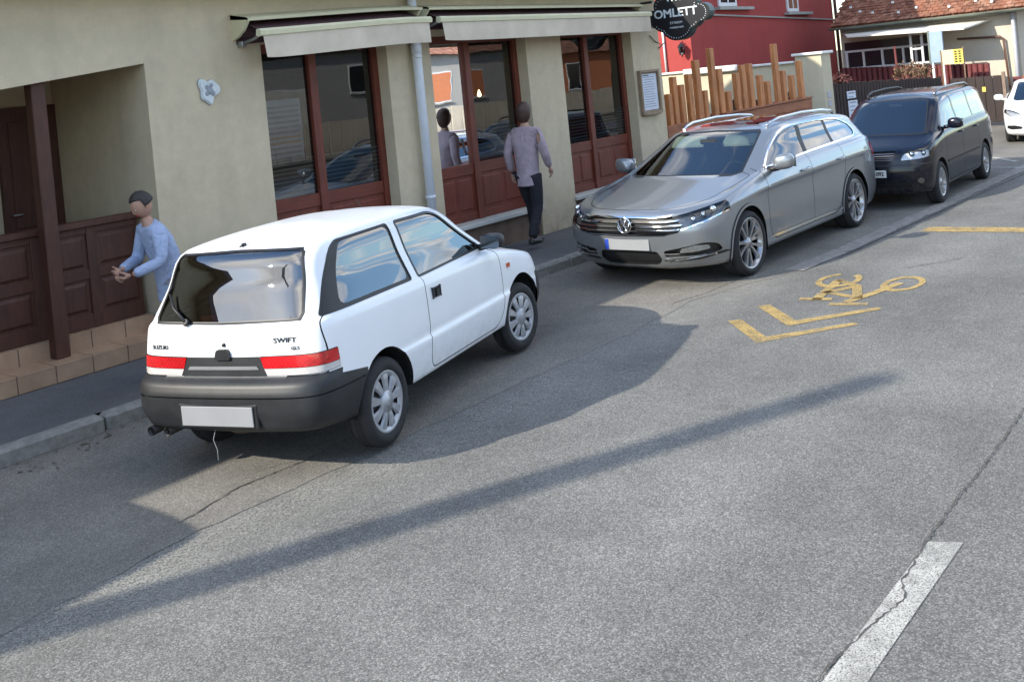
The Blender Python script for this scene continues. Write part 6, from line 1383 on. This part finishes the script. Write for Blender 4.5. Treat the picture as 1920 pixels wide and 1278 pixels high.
rpst = MB().tube([(28.0, .45, .1), (28.0, .50, 2.18)], [.045, .03], 8).build('red_post', 'red_boards'); tag(rpst, 'tall red timber post in front of the far house', 'post')
def shrub(name, c, h, n, label, group, mat='twig', leafm='twig', seed=1, spread=.35):
    o = empty(name, c, 0, label, 'shrub', group); m = MB(); lf = MB(); rng = random.Random(seed)
    def br(p, d, l, r, lv):
        q = p+d*l; m.tube([p, (p+q)/2+Vector((rng.gauss(0, .02), rng.gauss(0, .02), 0)), q], [r, r*.8, r*.55], 4, False)
        if lv == 0:
            for _ in range(5):
                a = q+Vector((rng.gauss(0, .05), rng.gauss(0, .05), rng.gauss(0, .05))); s = Vector((rng.gauss(0, 1), rng.gauss(0, 1), rng.gauss(0, 1))).normalized()*.035; t = s.cross(Vector((rng.gauss(0, 1), 1, rng.gauss(0, 1)))).normalized()*.03; lf.add([a-s, a+t, a+s, a-t], [(0, 1, 2, 3)])
            return
        for _ in range(3): br(q, (d+Vector((rng.gauss(0, spread), rng.gauss(0, spread), rng.gauss(.1, .2)))).normalized(), l*rng.uniform(.55, .85), r*.55, lv-1)
    for _ in range(n): br(Vector((0, 0, 0)), Vector((rng.gauss(0, .25), rng.gauss(0, .25), 1)).normalized(), h*.38, .018, 3)
    m.build('branches', mat, o); lf.build('leaves', leafm, o); return o
shrub('dry_shrub', (25.0, .80, .95), .62, 4, 'bare red-leaved shrub above the dark fence by the pillar', 'shrubs behind the dark fence', 'twig', 'leaf_red', 3)
shrub('dry_shrub', (27.1, -.18, .8), .80, 5, 'dry straw-coloured shrub below the pale blue board', 'shrubs behind the dark fence', 'twig', 'twig', 8, .16)
shrub('dry_shrub', (22.75, .75, 1.1), .85, 3, 'thin creeper with red leaves beside the pillar', 'shrubs behind the dark fence', 'twig', 'leaf_red', 12, .25)
# further house at the right edge
nh = empty('far_house', (0, 0, 0), 0, 'pale house beyond the tiled house at the right edge', 'house')
MB().box(44, 53, -5.5, 5, 0, 3.2).build('wall', 'stucco_grey', nh); MB().prism([(43.6, 3.2), (48.5, 6.6), (53.4, 3.2)], -5.9, 5.4, 'xz').build('roof', 'roof_tile', nh)
# ------------------------------------------------------------------ people
simple('skin', (.42, .24, .17), .55, .08, 15); simple('hair_dark', (.022, .017, .015), .6, .3, 60); simple('hair_brown', (.055, .026, .016), .55, .3, 60); simple('denim_light', (.46, .46, .56), .9, .15, 12, .3, 300); simple('shirt_blue', (.34, .41, .58), .9, .15, 8, .3, 250); simple('coat_mauve', (.36, .285, .315), .95, .15, 8, .3, 250); simple('trousers_black', (.016, .016, .022), .9, .2, 10); simple('shoe', (.03, .028, .028), .5)
for _n in ('denim_light', 'shirt_blue', 'coat_mauve', 'trousers_black'):
    _t = MATS[_n].node_tree; _b = [q for q in _t.nodes if q.type == 'BUMP'] or [_t.nodes.new('ShaderNodeBump')]
    _w = _t.nodes.new('ShaderNodeTexNoise'); _w.inputs['Scale'].default_value = 9; _w.inputs['Detail'].default_value = 3; _w.inputs['Distortion'].default_value = 1.6; _c = _t.nodes.new('ShaderNodeTexCoord')
    _t.links.new(_c.outputs['Object'], _w.inputs['Vector']); _t.links.new(_w.outputs[0], _b[0].inputs['Height']); _b[0].inputs['Strength'].default_value = .45; _b[0].inputs['Distance'].default_value = .05
    _t.links.new(_b[0].outputs[0], _t.nodes['Principled BSDF'].inputs['Normal'])
def skinned(name, verts, edges, radii, mat, parent, root=0, sub=2):
    me = bpy.data.meshes.new(name); me.from_pydata(verts, edges, []); o = bpy.data.objects.new(name, me); COL.objects.link(o)
    md = o.modifiers.new('s', 'SKIN'); sv = me.skin_vertices[0].data
    for i, r in enumerate(radii): sv[i].radius = r if isinstance(r, tuple) else (r, r)
    for i in range(len(verts)): sv[i].use_root = (i == root)
    md.use_smooth_shade = True
    sb = o.modifiers.new('u', 'SUBSURF'); sb.levels = sub; sb.render_levels = sub
    dg = bpy.context.evaluated_depsgraph_get(); dg.update(); nm = bpy.data.meshes.new_from_object(o.evaluated_get(dg)); nm.name = name
    bpy.data.objects.remove(o, do_unlink=True); bpy.data.meshes.remove(me)
    nm.polygons.foreach_set('use_smooth', [True]*len(nm.polygons)); nm.materials.clear()
    return link(name, nm, MATS[mat], parent)
def head(parent, c, r, yaw_, pitch_, hairmat, long_hair=False):
    """r: half head height; the face looks along local +x"""
    R_ = Matrix.Rotation(yaw_, 4, 'Z') @ Matrix.Rotation(pitch_, 4, 'Y'); T = Matrix.Translation(c) @ R_
    bm = bmesh.new(); bmesh.ops.create_icosphere(bm, subdivisions=4, radius=1)
    for v in bm.verts:
        x, y, z = v.co
        jaw = max(0, -z); X = x*.80*(1-.10*jaw)+(.10*jaw if x > 0 else 0.06*jaw); Y = y*.68*(1-.30*jaw*jaw); Z = z
        if x > 0:
            g = lambda yy, zz, sy, sz: math.exp(-((y-yy)/sy)**2-((z-zz)/sz)**2)
            X += .20*g(0, -.16, .10, .20)+.05*g(0, -.55, .22, .07)-.03*g(0, -.47, .25, .03)+.05*g(0, -.85, .25, .12)
            X -= .08*(g(.30, .03, .15, .10)+g(-.30, .03, .15, .10)); X += .04*(g(.28, .20, .22, .07)+g(-.28, .20, .22, .07))
        v.co = Vector((X, Y, Z))*r
    hd = MB().bm(bm, True, T).build('head', 'skin', parent); bm.free()
    for s in (1, -1):
        b = bmesh.new(); bmesh.ops.create_icosphere(b, subdivisions=2, radius=r*.06); MB().bm(b, True, T @ Matrix.Translation((r*.70, s*r*.29, r*.03))).build('eye', 'card_white', hd); b.free()
        b = bmesh.new(); bmesh.ops.create_icosphere(b, subdivisions=2, radius=r*.048); MB().bm(b, True, T @ Matrix.Translation((r*.765, s*r*.29, r*.03))).build('iris', 'letter_black', hd); b.free()
        b = bmesh.new(); bmesh.ops.create_icosphere(b, subdivisions=2, radius=1); MB().bm(b, True, T @ Matrix.Translation((-.02*r, s*r*.69, -.05*r)) @ Matrix.Diagonal((r*.15, r*.06, r*.24, 1))).build('ear', 'skin', hd); b.free()
    b = bmesh.new(); bmesh.ops.create_icosphere(b, subdivisions=2, radius=1); MB().bm(b, True, T @ Matrix.Translation((.73*r, 0, -.50*r)) @ Matrix.Diagonal((r*.08, r*.22, r*.04, 1))).build('mouth', 'red_cloth', hd); b.free()
    bm = bmesh.new(); bmesh.ops.create_icosphere(bm, subdivisions=4, radius=1); rng = random.Random(4)
    for v in bm.verts:
        x, y, z = v.co; k = 1.0+rng.uniform(-.02, .02)
        v.co = Vector((x*.88-.08, y*.77, z*1.0+.06))*r*1.03*k
        if x > .25 and z < .55: v.co = Vector((x*.5-.1, y*.60, z*.6))*r
        if z < -.15 and not long_hair: v.co = Vector((x*.6-.12, y*.58, z*.75))*r
        if long_hair and z < 0 and x < .3: v.co = Vector((x*.75-.14, y*.80, z*1.25))*r
    MB().bm(bm, True, T).build('hair', hairmat, hd); bm.free()
    return hd
def hand(parent, wrist, direction, palm, side, scale=1.0):
    """palm mesh with five separate bent fingers, one continuous skinned mesh"""
    d = Vector(direction).normalized(); n = Vector(palm).normalized(); n = (n-d*n.dot(d)).normalized(); s = d.cross(n)*side
    w = Vector(wrist); V = [w, w+d*.045*scale, w+d*.085*scale]; E_ = [(0, 1), (1, 2)]; R_ = [(.024*scale, .018*scale), (.034*scale, .016*scale), (.036*scale, .014*scale)]
    for k, (off, l) in enumerate(((-.030, .062), (-.010, .072), (.011, .068), (.030, .054))):
        b = w+d*.088*scale+s*off*scale; i = len(V)
        V += [b, b+(d*.9+n*.35).normalized()*l*.5*scale, b+(d*.9+n*.35).normalized()*l*.5*scale+(d*.45+n*.9).normalized()*l*.5*scale]; E_ += [(2, i), (i, i+1), (i+1, i+2)]; R_ += [.0095*scale, .0085*scale, .007*scale]
    b = w+d*.035*scale-s*.032*scale; i = len(V); V += [b, b+(d*.6-s*.7+n*.3).normalized()*.036*scale, b+(d*.6-s*.7+n*.3).normalized()*.036*scale+(d*.8+n*.5).normalized()*.03*scale]; E_ += [(1, i), (i, i+1), (i+1, i+2)]; R_ += [.013*scale, .010*scale, .008*scale]
    return skinned('hand', [tuple(v) for v in V], E_, R_, 'skin', parent, 0, 1)
def person(loc, h, facing, pose, top, bottom, hairmat, label, long_hair=False, coat=0.0, bend=0.0, look=0.0, headyaw=0.0):
    """local frame: +x is where the person faces, +y left; bend leans the trunk forward"""
    root = empty('person', loc, facing, label, 'person', 'people on the pavement'); k = h/1.75
    hip = Vector((0, 0, .93))*k; ax = Vector((math.sin(bend), 0, math.cos(bend)))
    ch = hip+ax*.30*k; sh = hip+ax*.50*k; nk = hip+ax*.56*k+Vector((.01, 0, 0)); hc = nk+Vector((math.sin(bend+.15)*.5, 0, 1)).normalized()*.175*k
    J = pose(k, hip, sh)
    # body: one continuous skin from pelvis to neck, arms and legs
    V = [hip, ch, sh, nk, nk+Vector((.01, 0, .07*k))]; E_ = [(0, 1), (1, 2), (2, 3), (3, 4)]; R_ = [(.09*k, .08*k), (.09*k, .08*k), (.085*k, .065*k), .052*k, .055*k]
    for s in (1, -1):
        i = len(V); V += [sh+Vector((0, s*.17*k, -.02*k)), J['el', s], J['wr', s]]; E_ += [(2, i), (i, i+1), (i+1, i+2)]; R_ += [.045*k, .036*k, .028*k]
        i = len(V); V += [hip+Vector((0, s*.09*k, -.06*k)), J['kn', s], J['an', s]]; E_ += [(0, i), (i, i+1), (i+1, i+2)]; R_ += [.065*k, .050*k, .038*k]
    body = skinned('body', [tuple(v) for v in V], E_, R_, 'skin', root)
    # upper garment
    V = [hip+Vector((0, 0, -.06*k-coat)), hip+Vector((0, 0, .04)), ch, sh, nk-Vector((0, 0, .015*k)), hip+Vector((0, 0, -.085*k-coat))]; E_ = [(0, 1), (1, 2), (2, 3), (3, 4), (5, 0)]; R_ = [(.172*k, .15*k), (.165*k, .14*k), (.175*k, .14*k), (.16*k, .11*k), (.085*k, .08*k), (.172*k, .15*k)]
    for s in (1, -1):
        i = len(V); e, w = J['el', s], J['wr', s]; V += [sh+Vector((0, s*.165*k, -.025*k)), (sh+Vector((0, s*.19*k, -.05*k))+e)/2, e, e+(w-e)*.55, w-(w-e)*.06]; E_ += [(3, i), (i, i+1), (i+1, i+2), (i+2, i+3), (i+3, i+4)]; R_ += [.078*k, .068*k, .060*k, .054*k, .046*k]
    skinned('jacket', [tuple(v) for v in V], E_, R_, top, root, 1)
    V = [hip+Vector((0, 0, .06))]; E_ = []; R_ = [(.14*k, .12*k)]
    for s in (1, -1):
        i = len(V); kn, an = J['kn', s], J['an', s]; th = hip+Vector((0, s*.09*k, -.08*k)); V += [th, (th+kn)/2, kn, (kn+an)/2, an+Vector((0, 0, .0))]; E_ += [(0, i)]+[(i+q, i+q+1) for q in range(4)]; R_ += [.098*k, .090*k, .072*k, .066*k, .060*k]
    skinned('trousers', [tuple(v) for v in V], E_, R_, bottom, root, 0)
    for s in (1, -1):
        a = J['an', s]; z = a.z-.075*k
        skinned('shoe', [(a.x-.05*k, a.y, z+.05*k), (a.x+.03*k, a.y, z+.045*k), (a.x+.12*k, a.y+s*.012, z+.032*k), (a.x+.19*k, a.y+s*.015, z+.026*k)], [(0, 1), (1, 2), (2, 3)], [(.045*k, .045*k), (.045*k, .042*k), (.048*k, .032*k), (.036*k, .024*k)], 'shoe', root, 1)
        d = J['wr', s]-J['el', s]; hand(root, J['wr', s], d, J.get('palm', Vector((1, 0, 0))) if not isinstance(J.get('palm'), dict) else J['palm'][s], s, k)
    head(root, hc, .118*k, headyaw, look, hairmat, long_hair)
    return root
def pose_look_down(k, hip, sh):
    J = {}
    for s in (1, -1):
        J['kn', s] = Vector((.03, s*.10, .50))*k; J['an', s] = Vector((-.01, s*.115, .085))*k
    J['el', 1] = sh+Vector((.04, .24, -.28))*k; J['wr', 1] = sh+Vector((.27, .13, -.36))*k
    J['el', -1] = sh+Vector((.05, -.24, -.28))*k; J['wr', -1] = sh+Vector((.28, -.08, -.33))*k
    J['palm'] = {1: Vector((0, -1, .6)), -1: Vector((0, 1, .6))}
    return J
def pose_walk(k, hip, sh):
    J = {}
    J['kn', 1] = Vector((.16, .09, .51))*k; J['an', 1] = Vector((.20, .095, .09))*k; J['kn', -1] = Vector((.0, -.09, .49))*k; J['an', -1] = Vector((-.22, -.10, .14))*k
    J['el', 1] = sh+Vector((-.06, .24, -.27))*k; J['wr', 1] = sh+Vector((.02, .25, -.51))*k; J['el', -1] = sh+Vector((.0, -.25, -.27))*k; J['wr', -1] = sh+Vector((.13, -.23, -.48))*k
    J['palm'] = {1: Vector((0, -1, 0)), -1: Vector((0, 1, 0))}
    return J
person((4.80, -1.12, .121), 1.60, math.radians(172), pose_look_down, 'shirt_blue', 'denim_light', 'hair_dark', 'person in light blue jacket and jeans looking down behind the white hatchback', False, .12, .34, .55)
person((10.45, -.50, .121), 1.86, math.radians(8), pose_walk, 'coat_mauve', 'trousers_black', 'hair_brown', 'person in mauve jacket and black trousers walking past the windows', True, .10, .03, .08)
# ------------------------------------------------------------------ things outside the frame that shade or mirror in the scene
simple('pole_concrete', (.34, .33, .31), .9, .12, 5)
up_ = empty('utility_pole', (-4.95, -.67, 0), 0, 'concrete utility pole on the pavement, its shadow crossing the road', 'pole')
MB().tube([(0, 0, .1), (0, 0, 7.95)], [.17, .125], 14).build('shaft', 'pole_concrete', up_)
h2 = copy_tree(sh); h2.location = (-1.30, -2.02, 0); h2.rotation_euler = (0, 0, math.radians(180)); h2.scale = (1, 1, 1)
tag(h2, 'black people carrier parked behind the white hatchback, only its shadow showing', 'car', 'cars parked along the kerb')
def opp_house(x0, x1, h, mat, label, wins, roofh=2.2, shutter=False):
    o = empty('opposite_house', (0, 0, 0), 0, label, 'house', 'houses across the street'); Y = -24.0; h -= .4; roofh = 1.8
    MB().box(x0, x1, Y-8, Y, 0, h).build('wall', mat, o); MB().prism([(Y+.4, h), (Y-4, h+roofh), (Y-8.4, h)], x0-.3, x1+.3, 'yz').build('roof', 'roof_tile', o)
    for (wx, wz, ww, wh, mt) in wins:
        w_ = MB().box(wx-.06, wx+ww+.06, Y, Y+.04, wz-.06, wz+wh+.06).build('window', 'frame_white', o); MB().box(wx, wx+ww, Y+.03, Y+.05, wz, wz+wh).build('pane', mt, w_)
        MB().box(wx-.12, wx+ww+.12, Y, Y+.12, wz-.14, wz-.06).build('sill', 'sill_grey', w_)
    return o
opp_house(4, 21.5, 3.6, 'stucco_far', 'cream house across the street opposite the hatchback', [(8, 1.2, 1.1, 1.5, 'window_dark'), (12, 1.2, 1.1, 1.5, 'window_dark'), (17, 1.2, 1.1, 1.5, 'window_dark')])
opp_house(22.5, 33, 4.6, 'stucco_grey', 'grey house across the street with a roller shutter', [(24.5, .4, 3.0, 2.3, 'canopy'), (30, 2.4, .8, 1.1, 'window_dark')])
opp_house(33.6, 43.4, 4.2, 'stucco_grey', 'pale house across the street with orange shutters', [(35, 1.6, 1.3, 1.3, 'stucco_orange'), (37.5, 1.6, 1.3, 1.3, 'stucco_orange'), (41, 1.6, 1.2, 1.3, 'window_dark')])
opp_house(44, 57, 3.8, 'stucco_orange', 'orange house across the street behind a pale fence', [(46, 1.4, 1.2, 1.4, 'window_dark'), (51, 1.4, 1.2, 1.4, 'window_dark')])
opp_house(-8, 3, 4.0, 'stucco_grey', 'grey house across the street behind the camera', [(-3, 1.2, 1.1, 1.5, 'window_dark'), (1, 1.2, 1.1, 1.5, 'window_dark')])
pf = empty('pale_fence', (0, 0, 0), 0, 'pale board fence across the street', 'fence')
for k in range(60): MB().box(14+k*.62, 14.56+k*.62, -20.04, -20.0, .1, 1.35+.03*(k % 2)).build('board', 'stucco_far', pf)
